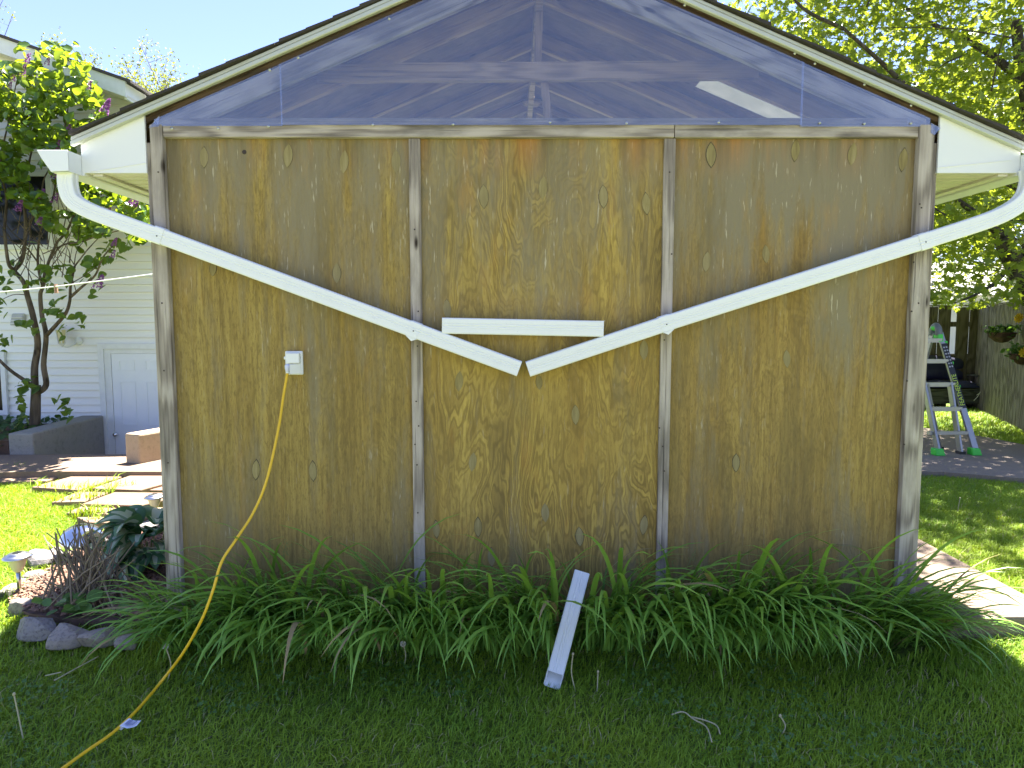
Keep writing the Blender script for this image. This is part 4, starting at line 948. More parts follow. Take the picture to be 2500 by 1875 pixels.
# mirrored globe
gc = at(200, 1328, 4.25); gb = Vector((gc.x, gc.y, .02))
gl_ = thing('gazing_globe', gb, 'mirror polished steel gazing globe in the garden bed', 'globe')
part('globe', MB().lathe([(max(.0008,.135*math.sin(t)), .13*-math.cos(t)) for t in np.linspace(0, math.pi, 26)], gc, 36), M['steel'], gl_, True)
part('stand', MB().lathe([(.08,-.15),(.075,-.135),(.06,-.125),(.05,-.118)], gc, 16), M['black'], gl_, True)
# solar lamps
def solar(base, topz, label, s_=1.0):
    t = thing('solar_lamp', base, label, 'lamp', 'solar path lamps'); b0 = Vector(base)
    part('stake', MB().tube([b0, b0+Vector((0,0,topz-.09*s_))], .011*s_, 12), M['steel_b'], t, True)
    c_ = b0+Vector((0,0,topz))
    pr = [(.014,-.095),(.022,-.088),(.034,-.06),(.042,-.03),(.045,-.016)]
    o_ = MB(); n_ = 28; vs = []
    for r, z in pr:
        for j in range(n_): rr = r*(1+(.05 if j % 2 else -.03)); vs.append(c_+Vector((rr*s_*math.cos(2*math.pi*j/n_), rr*s_*math.sin(2*math.pi*j/n_), z*s_)))
    o_.add(vs, [(i*n_+j, i*n_+(j+1)%n_, (i+1)*n_+(j+1)%n_, (i+1)*n_+j) for i in range(len(pr)-1) for j in range(n_)])
    part('ribbed_lens', o_, M['amber'], t, True)
    part('cap', MB().lathe([(.046*s_,-.016*s_),(.072*s_,-.014*s_),(.073*s_,-.009*s_),(.06*s_,.002*s_),(.045*s_,.006*s_),(.044*s_,.011*s_),(.03*s_,.015*s_),(.001,.015*s_)], c_, 28), M['steel_b'], t, True)
    part('solar_cell', MB().box(c_.x-.016*s_, c_.x+.016*s_, c_.y-.016*s_, c_.y+.016*s_, c_.z+.015*s_, c_.z+.018*s_), M['glass_dark'], t)
b1 = gp(47, 1440, .02); solar(b1, at(50,1360,b1.y).z-.01, 'steel solar path lamp standing among the stones at the left edge', 1.0)
b2_ = gp(380, 1276, .02); solar(b2_, at(378,1214,b2_.y).z-.01, 'steel solar path lamp rising behind the hosta beside the shed', .98)
# dry stems
ds = gp(195, 1490, .02); dst = thing('dry_perennial', ds, 'clump of dead grey brown stems with fresh leaves at its foot', 'plant')
m = MB()
for k in range(92):
    px_ = random.gauss(200, 62); tp = at(max(75,min(330,px_)), random.uniform(1262,1400) + abs(px_-200)*.40, ds.y + random.uniform(-.05,.35))
    b0 = ds + Vector((random.gauss(0,.085), random.uniform(-.06,.22), 0)); md = b0.lerp(tp, .55) + Vector((random.gauss(0,.012), random.gauss(0,.012), .02))
    m.tube([b0, md, tp], [.0055, .0046, .0028], 5, cap=False)
part('dead_stems', m, M['drystem'], dst)
for k in range(26):
    pos = ds + Vector((random.gauss(.02,.09), random.uniform(-.12,.03), random.uniform(.02,.10))); f = MB(); s_ = random.uniform(.055,.09); a_ = random.uniform(0,6.28)
    X_ = Vector((math.cos(a_), math.sin(a_), random.uniform(-.1,.5))).normalized(); N_ = Vector((random.gauss(0,.3), -.3, 1)).normalized(); Y_ = N_.cross(X_).normalized()
    f.add([pos + (X_*v_[1]+Y_*v_[0])*s_*1.1 + N_*v_[2]*s_ for v_ in LEAFV], LEAFF); part('leaf', f, M['clover'], dst)
# hosta with cream streaked leaves
hb = gp(350, 1400, .02) + Vector((-.02,.15,0)); ho = thing('hosta', hb, 'hosta with cream streaked dark green leaves against the shed corner', 'plant')
def hosta_leaf(L, wd, droop):
    m = MB(); nu, nv_ = 9, 6
    for i in range(nu+1):
        t = i/nu; ww = wd*math.sin(math.pi*min(1,t**.8*.97+.03))**.8*(1 if t < 1 else 0) + .003
        x = L*t; z = .25*L*math.sin(t*1.9) - droop*t*t*L
        for j in range(nv_+1):
            s_ = -1 + 2*j/nv_; m.v.append((x, s_*ww, z + abs(s_)*ww*.35 - .02*L*math.sin(t*16)*abs(s_)))
    for i in range(nu):
        for j in range(nv_): a_ = i*(nv_+1)+j; m.f.append([a_, a_+nv_+1, a_+nv_+2, a_+1]); m.m.append(1 if (j in (2,3) and 1 <= i <= 7) or (j == 1 and 2 < i < 5) else 0)
    return mesh_of(m, 'leaf', [M['hosta'], M['hosta_w']], True)
HL = [hosta_leaf(.19,.062,.55), hosta_leaf(.22,.072,.8), hosta_leaf(.16,.056,.35)]
for k in range(62):
    a_ = random.uniform(-math.pi*1.15, .15) if k < 44 else random.uniform(0, 6.28); lev = random.random()
    o = obj('leaf', random.choice(HL), ho, True); r = .05+.13*(1-lev)*random.random()+.03
    o.location = (r*math.cos(a_), r*math.sin(a_)*.9, .06+.22*lev); s_ = random.uniform(.8,1.15); o.scale = (s_,s_,s_)
    o.rotation_euler = (random.gauss(0,.25), .35-lev*.85+random.gauss(0,.15), a_)
m = MB()
for k in range(30):
    a_ = random.uniform(0,6.28); m.tube([Vector((.03*math.cos(a_),.03*math.sin(a_),0)), Vector((.1*math.cos(a_),.1*math.sin(a_),random.uniform(.1,.26)))], .004, 5, cap=False)
part('leaf_stalks', m, M['stalk'], ho, local=True)

# ------------------------------------------------------------------ daylilies along the wall
def lily_leaf(L, w_, lean, curl, twist=0.0):
    m = MB(); n_ = 10; p = Vector((0,0,0)); ang = lean; pts = []
    for i in range(n_+1):
        t = i/n_; pts.append((p.copy(), ang)); p = p + Vector((math.sin(ang), 0, math.cos(ang)))*L/n_; ang += curl*(.35+1.5*t*t)/n_*1.25
    for i, (p, an) in enumerate(pts):
        t = i/n_; ww = w_*(.55+.45*min(1,t*3))*(1-max(0,(t-.5)/.5)**1.8) + .0004
        nx_, nz_ = math.cos(an), -math.sin(an); tw = twist*t
        for s_ in (-1, 0, 1):
            lift = .28*ww*abs(s_)
            m.v.append((p.x + nx_*lift*-1*0 - math.sin(0)*0 + nx_*(-lift)*.6, p.y + s_*ww*math.cos(tw), p.z + lift*.5 + s_*ww*math.sin(tw)*.6 + nz_*0))
    for i in range(n_):
        for j in range(2): a_ = i*3+j; m.f.append([a_, a_+3, a_+4, a_+1]); m.m.append(0)
    return m
LM = []
for k in range(16):
    LM.append(lily_leaf(random.uniform(.54,.84), random.uniform(.0078,.0116), random.uniform(.18,.64), random.uniform(1.4,2.7), random.uniform(-.9,.9)))
LMM = [mesh_of(m, 'leaf', M['lily'], True) for m in LM]; M['withered'] = plain('withered_leaf', (.30,.23,.10), .8, var=.3); DRY = [mesh_of(m, 'leaf', M['withered'], True) for m in LM]
def proj(p):
    r = Vector(p)-Vector((0,0,CAMH)); Z = r.y*CP-r.z*SP; return 1250+FPX*r.x/Z, 937.5-FPX*(r.y*SP+r.z*CP)/Z
CLEAR = [((1348,1697),(1420,1401),2.83,3.22,30)] + [(cordpts[i][0], cordpts[i+1][0], cordpts[i][1], cordpts[i+1][1], 12) for i in range(3, len(cordpts)-1)]
def blocks(Mx, m_):
    for p in m_.v[1::6]:
        q = Mx @ Vector(p); x, y = proj(q)
        for (a_, c_, Ya, Yb, w_) in CLEAR:
            dx, dy = c_[0]-a_[0], c_[1]-a_[1]; t = max(0, min(1, ((x-a_[0])*dx+(y-a_[1])*dy)/(dx*dx+dy*dy)))
            if math.hypot(x-a_[0]-t*dx, y-a_[1]-t*dy) < w_ and q.y < Ya+(Yb-Ya)*t+.03: return True
    return False
ORD = ['leftmost','second','third','fourth','fifth','sixth','seventh','eighth','ninth','tenth','eleventh','twelfth','thirteenth','fourteenth','fifteenth','rightmost']
NC = 16; LX = np.linspace(-1.52, 1.92, NC)
for c in range(NC):
    base = Vector((LX[c]+random.uniform(-.04,.04), 3.19+random.uniform(-.03,.03), -.085))
    lab = ('arching green daylily clump, %s from the left in the row along the plywood wall' % ORD[c]) if 0 < c < NC-1 else ('%s arching green daylily clump, spilling past the %s corner post' % (ORD[c], 'left' if c == 0 else 'right'))
    t = thing('daylily', base, lab, 'plant', 'daylilies along the shed wall')
    bias = -math.pi/2
    if c < 2: bias = -math.pi/2 - (.42 if c == 0 else .3)
    if c > NC-3: bias = -math.pi/2 + (.75 if c == NC-1 else .4)
    wind = -.22 if c < 6 else (.25 if c > 9 else 0)
    def az():
        a_ = random.gauss(bias+wind, .78 if 0 < c < NC-1 else .6)
        if random.random() < .10: a_ = random.uniform(0, 6.28)
        return a_
    sc_ = 1.02 + (-.16 if c == NC-1 else (-.26 if c == 0 else 0)) + random.uniform(-.08,.08)
    for k in range(58):
        a_ = az(); ki = random.randrange(len(LMM)); s_ = sc_*random.uniform(.72,1.08)*(.62 if math.sin(a_) > .25 else 1)
        lc = Vector((random.uniform(-.11,.11), random.uniform(-.05,.07), random.uniform(0,.03))); sv = (s_, s_*random.uniform(.9,1.25), s_*random.uniform(.88,1.04)); ro = (random.gauss(0,.10), random.gauss(.0,.11), a_)
        Mx = Matrix.Translation(base+lc) @ Euler(ro).to_matrix().to_4x4() @ Matrix.Diagonal((*sv, 1))
        if blocks(Mx, LM[ki]) and random.random() < .96: continue
        o = obj('leaf', LMM[ki] if k % 29 != 7 else DRY[ki], t, True); o.location = lc; o.scale = sv; o.rotation_euler = ro
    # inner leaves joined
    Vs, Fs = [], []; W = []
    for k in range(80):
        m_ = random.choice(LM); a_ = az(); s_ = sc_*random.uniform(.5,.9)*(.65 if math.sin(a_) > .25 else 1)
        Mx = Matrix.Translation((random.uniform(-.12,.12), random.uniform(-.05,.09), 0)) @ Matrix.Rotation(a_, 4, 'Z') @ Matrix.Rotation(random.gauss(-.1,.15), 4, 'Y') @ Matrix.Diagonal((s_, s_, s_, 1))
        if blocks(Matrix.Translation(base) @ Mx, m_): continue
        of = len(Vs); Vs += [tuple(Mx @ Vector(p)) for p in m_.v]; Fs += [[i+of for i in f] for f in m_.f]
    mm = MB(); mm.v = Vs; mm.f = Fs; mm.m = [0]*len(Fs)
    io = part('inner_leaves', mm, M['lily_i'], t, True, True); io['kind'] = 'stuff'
# wild grass stalks with seed heads by the wall
m = MB()
for (px_, tp) in [(660,1330),(690,1345),(700,1322),(800,1358),(925,1372),(1172,1370),(1270,1385),(1180,1400),(1505,1372),(1640,1370),(1700,1340),(1868,1335),(1890,1342),(1905,1352),(1915,1348),(1925,1362),(1970,1370),(2140,1360),(2005,1372),(1560,1355),(560,1380),(760,1350)]:
    T = at(px_, tp, 3.25); Bs = Vector((T.x+random.uniform(-.1,.1), 3.22, -.06)); md = Bs.lerp(T,.6)+Vector((random.gauss(0,.02),0,.03))
    pth = catmull([Bs, md, T], 5); m.tube(pth, .0011, 4, cap=False)
    for k in range(22):
        q = T.lerp(md, random.uniform(0,.42)) + Vector((random.gauss(0,.012), random.gauss(0,.008), random.gauss(0,.006)))
        m.add([q, q+Vector((.0022,0,.004)), q+Vector((0,-.001,.009)), q+Vector((-.0022,0,.004))], [(0,1,2,3)])
tag(part('wild_grass_stalks', m, M['stalk']), 'thin wild grass stalks with feathery seed heads against the plywood', 'grass', kind='stuff')
# dandelions
def dandelion(px0, py0, px1, py1, Y0, label, head='fluff', bend=.02, z0=-.1):
    b0 = gp(px0, py0, z0); tp = at(px1, py1, b0.y+Y0); md = b0.lerp(tp,.5)+Vector((bend,0,.0))
    t = thing('dandelion', b0, label, 'flower', 'dandelions on the lawn')
    part('stem', MB().tube(catmull([b0,md,tp],5), .0028, 6), M['straw'] if head != 'stub' else M['straw'], t, True)
    f = MB()
    if head == 'fluff':
        for k in range(70):
            d_ = Vector((random.gauss(0,1),random.gauss(0,1),random.gauss(0,1))).normalized(); q = tp+d_*.014; s1 = d_.orthogonal().normalized()*.003
            f.add([tp, q-s1, q+s1], [(0,1,2)])
        part('seed_head', f, M['fluff'], t)
    elif head == 'yellow':
        for k in range(40):
            a_ = random.uniform(0,6.28); r = random.uniform(.008,.02); d_ = Vector((math.cos(a_),math.sin(a_),random.uniform(.1,.6)))*r; s1 = Vector((-math.sin(a_),math.cos(a_),0))*.003
            f.add([tp, tp+d_-s1, tp+d_+s1], [(0,1,2)])
        part('bloom', f, M['flower_y'], t)
    else: part('bud', MB().lathe([(.001,-.006),(.005,-.004),(.006,.002),(.003,.007)], tp, 8), M['straw'], t, True)
dandelion(58,1812,34,1695,.02,'bare pale dandelion stem standing alone at the far left of the lawn','stub',.0)
dandelion(408,1667,404,1578,.02,'dandelion seed head in front of the daylilies just right of the yellow cord','fluff')
dandelion(985,1630,984,1572,.03,'white dandelion seed head hanging before the daylilies left of the loose pipe','fluff',.012)
dandelion(70,1552,60,1510,.01,'yellow dandelion bloom in front of the angular edging stone','yellow',.0)
dandelion(1405,1688,1399,1597,.02,'leaning pale dandelion stem just right of the loose pipe','stub',-.012)
dandelion(1458,1692,1460,1640,.02,'short bent dandelion stalk standing in grass, second right of the loose pipe','stub',.0)
dandelion(2337,1256,2344,1216,.02,'dandelion on the right hand lawn beyond the walkway','stub',.0,.06)
dandelion(1905,1800,1905,1748,.01,'short yellowish dandelion stub in the front lawn toward the right','stub')
def straw(lst, label, r=.0028):
    tag(part('cut_stem', MB().tube(catmull([gp(x,y,-.05+.01*(i%2)) for i,(x,y) in enumerate(lst)],4), r, 6), M['straw'], None, True), label, 'stem', 'cut stems lying on the grass')
straw([(1640,1745),(1668,1738),(1695,1757),(1725,1775),(1738,1812)], 'longer curved pale cut stem lying on the lawn right of the pipe'); straw([(1688,1750),(1725,1760),(1750,1772),(1758,1792)], 'shorter curved pale cut stem lying across its longer twin')
straw([(132,1662),(180,1635),(240,1603)], 'straight pale cut stem lying on the lawn near the garden bed'); straw([(110,1650),(150,1641)], 'tiny pale cut stem beside the straight one near the garden bed')

# ------------------------------------------------------------------ lawn grass
BLV = lambda n_: None
def grass(x, y, z, hmin, hmax, wmin, wmax):
    N = len(x); h = rng.uniform(hmin, hmax, N); wd = rng.uniform(wmin, wmax, N); a = np.where(rng.random(N) < .6, rng.normal(.35, .8, N), rng.uniform(0, 2*np.pi, N)); ln = np.abs(rng.normal(.75, .45, N)).clip(0, 1.6)
    dx, dy = np.cos(a), np.sin(a); px, py = -dy, dx
    b_ = np.stack([x, y, z], 1); P = np.stack([px, py, np.zeros(N)], 1)*wd[:, None]
    mid = b_ + np.stack([dx*h*ln*.35, dy*h*ln*.35, h*.55], 1); tip = b_ + np.stack([dx*h*ln*1.15, dy*h*ln*1.15, h*(1-.25*ln)], 1)
    return np.stack([b_-P, b_+P, mid+P*.8, mid-P*.8, tip], 1)
def lawnz(x, y): return np.zeros(len(x))
def build_grass(name, regions, label):
    allV = []
    for (x0, x1, y0, y1, dens, hm, hM, wm, wM, test) in regions:
        N = int((x1-x0)*(y1-y0)*dens); x = rng.uniform(x0, x1, N); y = rng.uniform(y0, y1, N)
        # keep only what lies in or near the view, and off the paving
        k = (np.abs(x) < .79*y+.15)
        k &= ~((x > 1.78) & (x < WALK_R+.01) & (y > 3.04) & (y < 6.7))
        k &= ~((x > WL) & (x < WR) & (y > 3.25) & (y < YB))
        k &= ~inpoly(x, y, BEDPOLY) & ~inpoly(x, y, pat) & ~inpoly(x, y, [Vector(p) for p in ap])
        for q in PV: k &= ~inpoly(x, y, [gp(a_, b_) .lerp(sum((gp(*p_) for p_ in q), Vector())/len(q), .05) for a_, b_ in q])
        if test is not None: k &= test(x, y)
        x, y = x[k], y[k]; allV.append(grass(x, y, np.array([lz(a_, b_) for a_, b_ in zip(x, y)])-.006, hm, hM, wm, wM))
    V = np.concatenate(allV); N = len(V); idx = (np.array([0,1,2,3,3,2,4])[None] + (np.arange(N)*5)[:, None]).ravel()
    st = (np.array([0,4])[None] + (np.arange(N)*7)[:, None]).ravel()
    return tag(obj(name, npmesh(name, V.reshape(-1,3), idx, st, None, M['grass'])), label, 'grass', kind='stuff')
build_grass('lawn_grass', [(-2.3, 2.5, 1.75, 3.35, 10500, .022, .055, .0014, .0028, None),
    (-6.8, -1.6, 3.0, 6.9, 7500, .03, .065, .0016, .003, None), (2.4, 6.6, 3.0, 6.7, 8500, .03, .065, .0016, .003, None),
    (1.9, 2.6, 2.4, 3.2, 9000, .03, .065, .0012, .0022, None), (3.0, 8.0, 8.0, 11.8, 1800, .04, .08, .003, .005, None)], 'short mown lawn grass mixed with clover')
# clover in the shaded lawn
N = 9000; x = rng.uniform(-2.2, 2.2, N); y = rng.uniform(1.85, 3.2, N)
cn = np.array([mnoise.noise(Vector((a_*2.2, b_*2.2, 4.0))) for a_, b_ in zip(x, y)]); k = (cn > .10) & (rng.random(N) < .6); x, y = x[k], y[k]; N = len(x)
CLV, CLF = [(0,0,0)], []
for q in range(3):
    a_ = q*2*math.pi/3
    o_ = len(CLV); CLV += [(r*math.cos(a_+t), r*math.sin(a_+t), .12*r) for r, t in ((.55,-.75),(.95,-.5),(1.0,0),(.95,.5),(.55,.75))]; CLF.append([0]+[o_+i for i in range(5)])
me = scatter('clover', CLV, CLF, frames(rng.normal(0,.35,(N,3))+np.array([0,-.2,1]), rng.uniform(0,6.28,N), rng.uniform(.006,.0115,N)), np.stack([x,y,rng.uniform(.02,.055,N)-.1],1), M['clover'])
tag(obj('clover', me), 'small clover leaves scattered through the shaded lawn', 'clover', kind='stuff')
# weeds in the paver joints
N = 420; sel = [((184,1198),(340,1192)),((125,1230),(215,1222)),((190,1212),(280,1180)),((215,1225),(290,1200)),((160,1256),(300,1260)),((180,1262),(240,1255)),((20,1150),(60,1156)),((60,1190),(180,1200)),((210,1280),(330,1280))]
Q = []
for (a_, c_) in sel:
    for k in range(60):
        t = random.random(); p = gp(a_[0]+(c_[0]-a_[0])*t+random.gauss(0,4), a_[1]+(c_[1]-a_[1])*t+random.gauss(0,1.5), .03); Q.append(p)
Q = np.array([tuple(p) for p in Q]); N = len(Q)
V = grass(Q[:,0], Q[:,1], Q[:,2], .05, .12, .003, .006); idx = (np.array([0,1,2,3,3,2,4])[None] + (np.arange(N)*5)[:, None]).ravel(); st = (np.array([0,4])[None] + (np.arange(N)*7)[:, None]).ravel()
tag(obj('joint_weeds', npmesh('joint_weeds', V.reshape(-1,3), idx, st, None, M['grass'])), 'weeds sprouting between the pavers of the path', 'weeds', kind='stuff')

# ------------------------------------------------------------------ ground cover on the bank
N = 2600; x = rng.uniform(-9, -5.6, N); y = rng.uniform(7.2, 8.7, N)
me = scatter('ground_cover', LEAFV, LEAFF, frames(rng.normal(0,.5,(N,3))+np.array([0,-.4,1]), rng.uniform(0,6.28,N), rng.uniform(.05,.11,N)), np.stack([x,y,rng.uniform(.08,.34,N)],1), M['ivy'])
tag(obj('ground_cover', me), 'dark leafy ground cover on the bank behind the retaining wall', 'ground cover', kind='stuff')

# ------------------------------------------------------------------ trees
def branchset(limbs, n=7):
    m = MB()
    for pts, r0, r1 in limbs:
        p = catmull(pts, 5); k_ = len(p); m.tube(p, [r0+(r1-r0)*(i/(k_-1)) for i in range(k_)], n)
    return m
# lilac
LY = 8.05
def l3(px, py, dy=0.0): return at(px, py, LY+dy)
lil = thing('lilac_tree', l3(85, 1040), 'multi stemmed lilac with purple flower clusters in front of the white house', 'tree')
LL = [([l3(84,1060),l3(86,1000),l3(88,940)], .062, .05), ([l3(86,960),l3(84,900),l3(92,840),l3(80,770),l3(66,720),l3(58,690),l3(34,660),l3(20,640,-.1),l3(10,560,-.1)], .042, .016),
      ([l3(90,960),l3(112,940),l3(106,890),l3(112,820),l3(102,770),l3(98,720),l3(104,700),l3(118,640,.1),l3(140,590,.1)], .036, .014), ([l3(112,820),l3(135,795,-.1),l3(160,765,-.1),l3(170,735,-.1),l3(172,700,-.1),l3(182,650,-.1)], .024, .012),
      ([l3(172,725,-.1),l3(200,700,-.2),l3(232,672,-.2),l3(250,630,-.3),l3(275,600,-.3)], .017, .006), ([l3(82,945),l3(62,930,-.1),l3(20,900,-.2),l3(-20,860,-.2)], .026, .014), ([l3(34,660),l3(55,630,.1),l3(62,560,.1),l3(60,480,.1),l3(70,400,.1),l3(90,320,0)], .026, .007),
      ([l3(104,700),l3(92,640,.2),l3(100,560,.2),l3(130,480,.2),l3(140,400,.1),l3(160,300,0),l3(175,200,0)], .016, .005), ([l3(140,590,.1),l3(165,560),l3(190,500),l3(215,450),l3(225,380),l3(240,300)], .014, .004),
      ([l3(118,640,.1),l3(150,600),l3(200,590,-.2),l3(240,575,-.3),l3(300,560,-.4),l3(340,540,-.4)], .011, .004), ([l3(10,560,-.1),l3(15,480),l3(0,400),l3(20,300),l3(40,200)], .016, .005), ([l3(182,650,-.1),l3(205,620,-.2),l3(222,600,-.3),l3(260,560,-.3)], .009, .004),
      ([l3(62,560,.1),l3(95,500),l3(110,430),l3(150,380),l3(190,330)], .012, .004), ([l3(92,640,.2),l3(60,600),l3(30,590),l3(-30,560)], .010, .004), ([l3(66,720),l3(30,720),l3(-10,740)], .006, .003)]
for k in range(46):
    a_ = l3(random.uniform(30,190), random.uniform(560,720), random.uniform(-.3,.3)); c_ = a_ + Vector((random.gauss(0,.22), random.gauss(0,.15), random.uniform(.2,.6))); LL.append(([a_, a_.lerp(c_,.5)+Vector((random.gauss(0,.05),0,0)), c_], .006, .002))
part('trunk', branchset(LL), M['bark'], lil, True)
HV = [(0,-.5,0),(.22,-.42,.06),(.40,-.2,.10),(.34,.08,.08),(.15,.36,.02),(0,.58,-.08),(-.15,.36,.02),(-.34,.08,.08),(-.40,-.2,.10),(-.22,-.42,.06)]; HF = [[0,1,2,3,4,5],[0,5,6,7,8,9]]
def crownpts(px0, px1, py0, py1, N, f, Y0, Y1):
    out = []
    while len(out) < N:
        x, y = random.uniform(px0, px1), random.uniform(py0, py1)
        if f(x, y): out.append(tuple(at(x, y, random.uniform(Y0, Y1))))
    return np.array(out)
def lilf(x, y):
    nz = mnoise.noise(Vector((x*.016, y*.016, 1.7)))*.5 + mnoise.noise(Vector((x*.045, y*.045, 7)))*.3
    top = 130 + max(0, x-190)*1.6 + max(0, 60-x)*.6
    r_edge = 250 if y < 330 else (300 if y < 420 else 345)
    if y < top + nz*190: return False
    if x > r_edge + nz*130: return False
    if y > 420 and x < 180: return nz > (-.16 + (y-420)/420)
    if y > 590: return False
    if x > 180 and y > 330: return nz > -.25 + (.12 if y > 500 else 0) and y > 390 + (x-190)*.28
    return nz > -.17
P1 = crownpts(-180, 380, 100, 600, 3300, lilf, 7.45, 8.5); N = len(P1)
me = scatter('crown', HV, HF, frames(rng.normal(0,.65,(N,3))+np.array([0,-.25,.65]), rng.uniform(0,6.28,N), rng.uniform(.075,.135,N)), P1, M['lilac'])
o = obj('crown', me, lil); o.matrix_parent_inverse = Matrix.Translation(-ROOT[lil.name]); o['kind'] = 'stuff'
# single leaves hanging on the lower twigs, seen one by one against the siding
lm_ = mesh_of(MB().add(HV, HF), 'leaf', M['lilac_o'])
CL = [(110,672,9),(140,728,5),(175,665,10),(150,770,10),(115,760,8),(60,800,7),(215,650,12),(245,635,12),(232,700,5),(265,615,10),(290,600,9),(310,600,6),(70,950,10),(50,985,10),(60,1010,9),(150,985,7),(165,1000,6),(10,740,10),(20,690,8),(5,830,7),(125,700,6),(190,780,6),(200,595,6),(70,690,5),(150,800,5),(40,665,6)]
for px_, py_, n_ in CL:
    for k in range(n_):
        p = at(px_+random.gauss(0,13), py_+random.gauss(0,14), LY+random.uniform(-.35,.05)); o = obj('leaf', lm_, lil); o.matrix_parent_inverse = Matrix.Translation(-ROOT[lil.name])
        s_ = random.uniform(.075,.13); nn_ = Vector((random.gauss(0,.6), -.5+random.gauss(0,.4), .7+random.gauss(0,.4))); o.matrix_basis = Matrix.Translation(p) @ nn_.to_track_quat('Z','Y').to_matrix().to_4x4() @ Matrix.Rotation(random.gauss(math.pi,1.0), 4, 'Z') @ Matrix.Scale(s_, 4)
for px_, py_, s_ in [(62,143,1),(50,175,1.1),(213,210,.9),(250,265,1.5),(258,253,.9),(112,150,.8),(166,310,.8),(135,358,1.2),(97,475,1),(130,485,1),(40,505,1.2),(92,540,.9),(235,690,1.5),(275,592,.9),(262,515,.7),(310,500,1),(325,495,1),(28,190,.8),(130,425,1),(272,622,.8),(20,210,.7),(330,500,.7)]:
    p = at(px_, py_, 7.6); f = MB()
    for k in range(90):
        t = random.random(); r = .03*s_*(1-t*.75); a_ = random.uniform(0,6.28); q = p + Vector((r*math.cos(a_)*1.1+t*.05*s_, r*math.sin(a_), (t-.4)*.10*s_)); s1 = .0085*s_; d1 = Vector((random.gauss(0,1),random.gauss(0,1),random.gauss(0,1))).normalized(); d2_ = d1.orthogonal().normalized(); d3 = d1.cross(d2_)
        f.add([q+d2_*s1, q+d3*s1, q-d2_*s1, q-d3*s1], [(0,1,2,3)])
    part('flower_cluster', f, M['flower'], lil)['kind'] = 'stuff'
# maple on the right
mt_b = Vector((7.7, 9.3, 0))
mp = thing('maple_tree', mt_b, 'large backlit maple spreading over the fence at the right', 'tree')
MY = 8.6
def m3(px, py, Y=MY): return at(px, py, Y)
ML = [([mt_b, Vector((7.35,9.0,1.2)), m3(2520,720), m3(2475,640), m3(2445,575,8.4)], .19, .10), ([m3(2500,690), m3(2530,560), m3(2540,400,8.3), m3(2500,200,8.0), m3(2480,50,7.8)], .13, .05),
      ([m3(2540,480,8.3), m3(2420,420,7.9), m3(2330,330,7.6), m3(2250,250,7.4), m3(2160,160,7.2), m3(2060,70,7.0)], .055, .014), ([m3(2445,575,8.4), m3(2380,520,8.2), m3(2320,480,8.0), m3(2260,470,7.8)], .05, .015),
      ([m3(2420,420,7.9), m3(2300,300,7.2), m3(2180,240,6.8), m3(2050,200,6.5)], .03, .008), ([m3(2330,330,7.6), m3(2200,330,7.8), m3(2080,310,8)], .025, .006), ([m3(2500,200,8), m3(2400,120,8.2), m3(2280,60,8.4), m3(2150,-20,8.4)], .05, .015),
      ([m3(2475,640), m3(2430,690,8.2), m3(2380,720,8), m3(2330,740,7.8)], .03, .008), ([m3(2250,250,7.4), m3(2140,270,7.2), m3(2050,230,7)], .018, .005), ([m3(2060,70,7), m3(1960,20,6.8), m3(1900,-60,6.8)], .02, .008)]
for k in range(24):
    a_ = m3(random.uniform(1950,2560), random.uniform(-60,640), random.uniform(6.8,9.6)); c_ = a_ + Vector((random.gauss(-.3,.5), random.gauss(0,.4), random.uniform(-.2,.5))); ML.append(([a_, a_.lerp(c_,.5)+Vector((0,0,.05)), c_], .009, .003))
part('trunk', branchset(ML, 8), M['bark2'], mp, True)
mv = []
for q, r in ((-150,.22),(-128,.42),(-105,.30),(-68,.50),(-40,.34),(-15,.78),(8,.44),(35,.82),(60,.5),(90,1.0),(120,.5),(145,.82),(172,.44),(195,.78),(220,.34),(248,.50),(-75+360,.30),(-52+360,.42)):
    pass
LOB = [(-90,.12),(-55,.42),(-30,.36),(-8,.80),(22,.45),(42,.88),(66,.46),(90,1.0),(114,.46),(138,.88),(158,.45),(188,.80),(210,.36),(235,.42)]
MVV = [(r*math.cos(R(q)), r*math.sin(R(q)), -.18*r*r) for q, r in LOB]; MVF = [list(range(len(LOB)))]
def mapf(x, y):
    nz = mnoise.noise(Vector((x*.0075, y*.0075, 3.1)))*.55 + mnoise.noise(Vector((x*.022, y*.022, 9)))*.4
    if y > 745 + nz*60: return False
    if x < 1790 and y < 60: return nz > .1
    return nz > -.22
def crown_cloud(N, px0, px1, py0, py1, Y0, Y1, f, clump=7, sp=.16):
    out = []
    while len(out) < N:
        x, y, Y = random.uniform(px0, px1), random.uniform(py0, py1), random.uniform(Y0, Y1)
        if not f(x, y): continue
        c_ = at(x, y, Y)
        for k in range(random.randint(clump//2, clump)): out.append((c_.x+random.gauss(0,sp), c_.y+random.gauss(0,sp), c_.z+random.gauss(0,sp*.7)))
    return np.array(out)
P2 = np.concatenate([crown_cloud(21000, 1760, 2950, -900, 760, 6.9, 9.8, mapf), crown_cloud(17000, 1850, 2950, -400, 745, 9.0, 11.4, mapf)])
P2 = P2[(P2[:,0] > 2.6 + 0*P2[:,0]) & (P2[:,2] > 1.72)]; N = len(P2)
me = scatter('crown', MVV, MVF, frames(rng.normal(0,.6,(N,3))+np.array([0,-.1,.75]), rng.uniform(0,6.28,N), rng.uniform(.05,.09,N)), P2, M['maple'])
o = obj('crown', me, mp); o.matrix_parent_inverse = Matrix.Translation(-ROOT[mp.name]); o['kind'] = 'stuff'
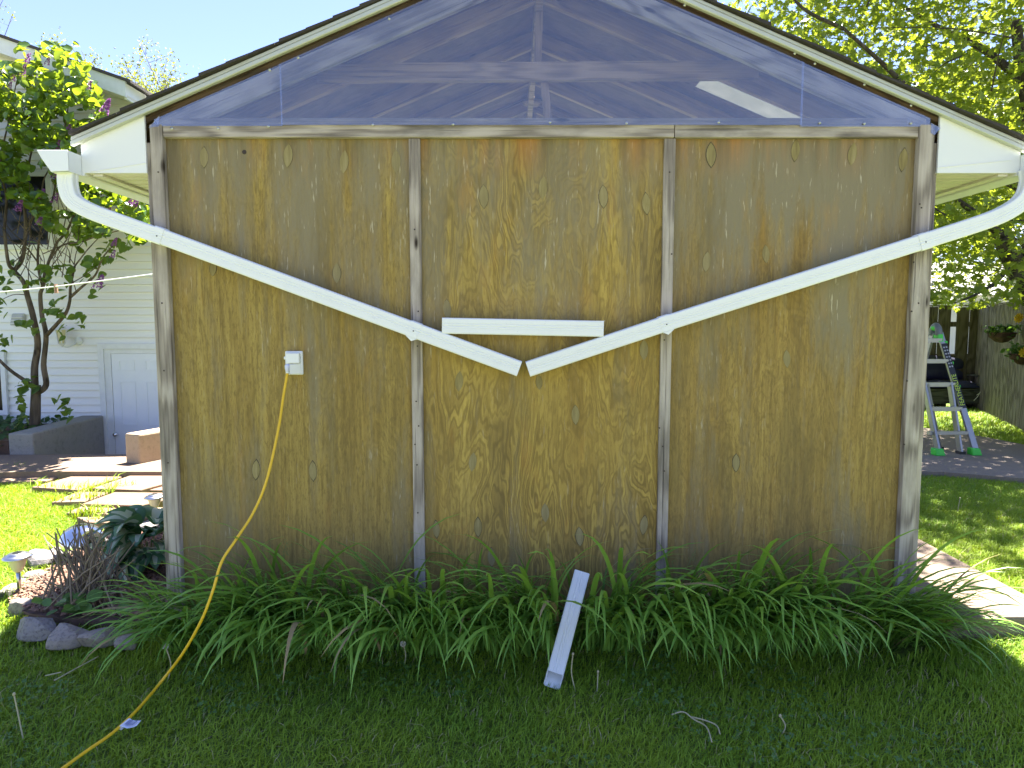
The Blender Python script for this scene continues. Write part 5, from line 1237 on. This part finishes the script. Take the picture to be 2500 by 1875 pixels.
# trees far behind
M['twig'] = plain('grey_twig', (.13,.11,.085), .9)
def far_tree(bx_, by_, top, rx, N, mat, label, seed, leafs=(.10,.2), name='tree', zlo=2.0, dens=-.05, nb=60, sp=.16):
    rr = random.Random(seed); t = thing(name, (bx_, by_, 0), label, 'tree'); L = [([Vector((bx_,by_,0)), Vector((bx_+.1,by_,top*.4)), Vector((bx_,by_,top*.85))], .12, .015)]
    ends = []
    for k in range(nb):
        a_ = rr.uniform(0,6.28); z0 = rr.uniform(top*.3, top*.8); r = rx*rr.uniform(.4,1.0)*(1-.4*max(0,(z0/top-.6))); p0 = Vector((bx_, by_, z0)); p1 = p0 + Vector((r*math.cos(a_), r*math.sin(a_), rr.uniform(.15,.3)*top)); p1.z = min(p1.z, top*rr.uniform(.93,1)); md = p0.lerp(p1,.5)+Vector((0,0,-.15)); L.append(([p0, md, p1], .03, .006))
        for j in range(6):
            q0 = md.lerp(p1, rr.uniform(0,1)); q1 = q0 + Vector((rr.gauss(0,.3)*rx*.4, rr.gauss(0,.3)*rx*.4, rr.uniform(.1,.5)*rx*.35)); L.append(([q0, q0.lerp(q1,.5), q1], .008, .003)); ends.append((q0, q1))
    part('trunk', branchset(L, 4), M['twig'] if mat is M['spring'] else M['bark2'], t, True); pts = []
    while len(pts) < N:
        p0, p1 = rr.choice(ends); q = p0.lerp(p1, rr.uniform(.3,1.05)); q = q + Vector((rr.gauss(0,sp), rr.gauss(0,sp), rr.gauss(0,sp)))
        if q.z > zlo and mnoise.noise(q*.9) > dens: pts.append(tuple(q))
    pts = np.array(pts); me = scatter('crown', HV, HF, frames(rng.normal(0,1,(N,3))+np.array([0,0,.4]), rng.uniform(0,6.28,N), rng.uniform(leafs[0],leafs[1],N)), pts, mat); o = obj('crown', me, t); o.matrix_parent_inverse = Matrix.Translation(-ROOT[t.name]); o['kind'] = 'stuff'
far_tree(-14.5, 26, 11.3, 2.6, 7000, M['spring'], 'yellow green spring tree rising behind the house roof, left of two', 3, (.05,.10), zlo=5, dens=-.4)
far_tree(-11.2, 24, 10.6, 2.8, 8000, M['spring'], 'yellow green spring tree rising behind the house roof, right of two', 4, (.05,.10), zlo=5, dens=-.4)
far_tree(-19.5, 25, 14.6, 2.0, 1400, M['spring'], 'thin sparse spring tree at the far left edge behind the house', 5, (.05,.1), zlo=6)
far_tree(9.0, 19, 7.5, 4.2, 9000, M['maple'], 'broad green tree standing beyond the gapped fence', 6, (.12,.26), zlo=.5, dens=-.4, nb=90, sp=.4)
far_tree(16.5, 22, 8.5, 4.5, 9000, M['maple'], 'broad green tree beyond the fence corner at the right', 8, (.12,.26), zlo=.5, dens=-.4, nb=90, sp=.4)
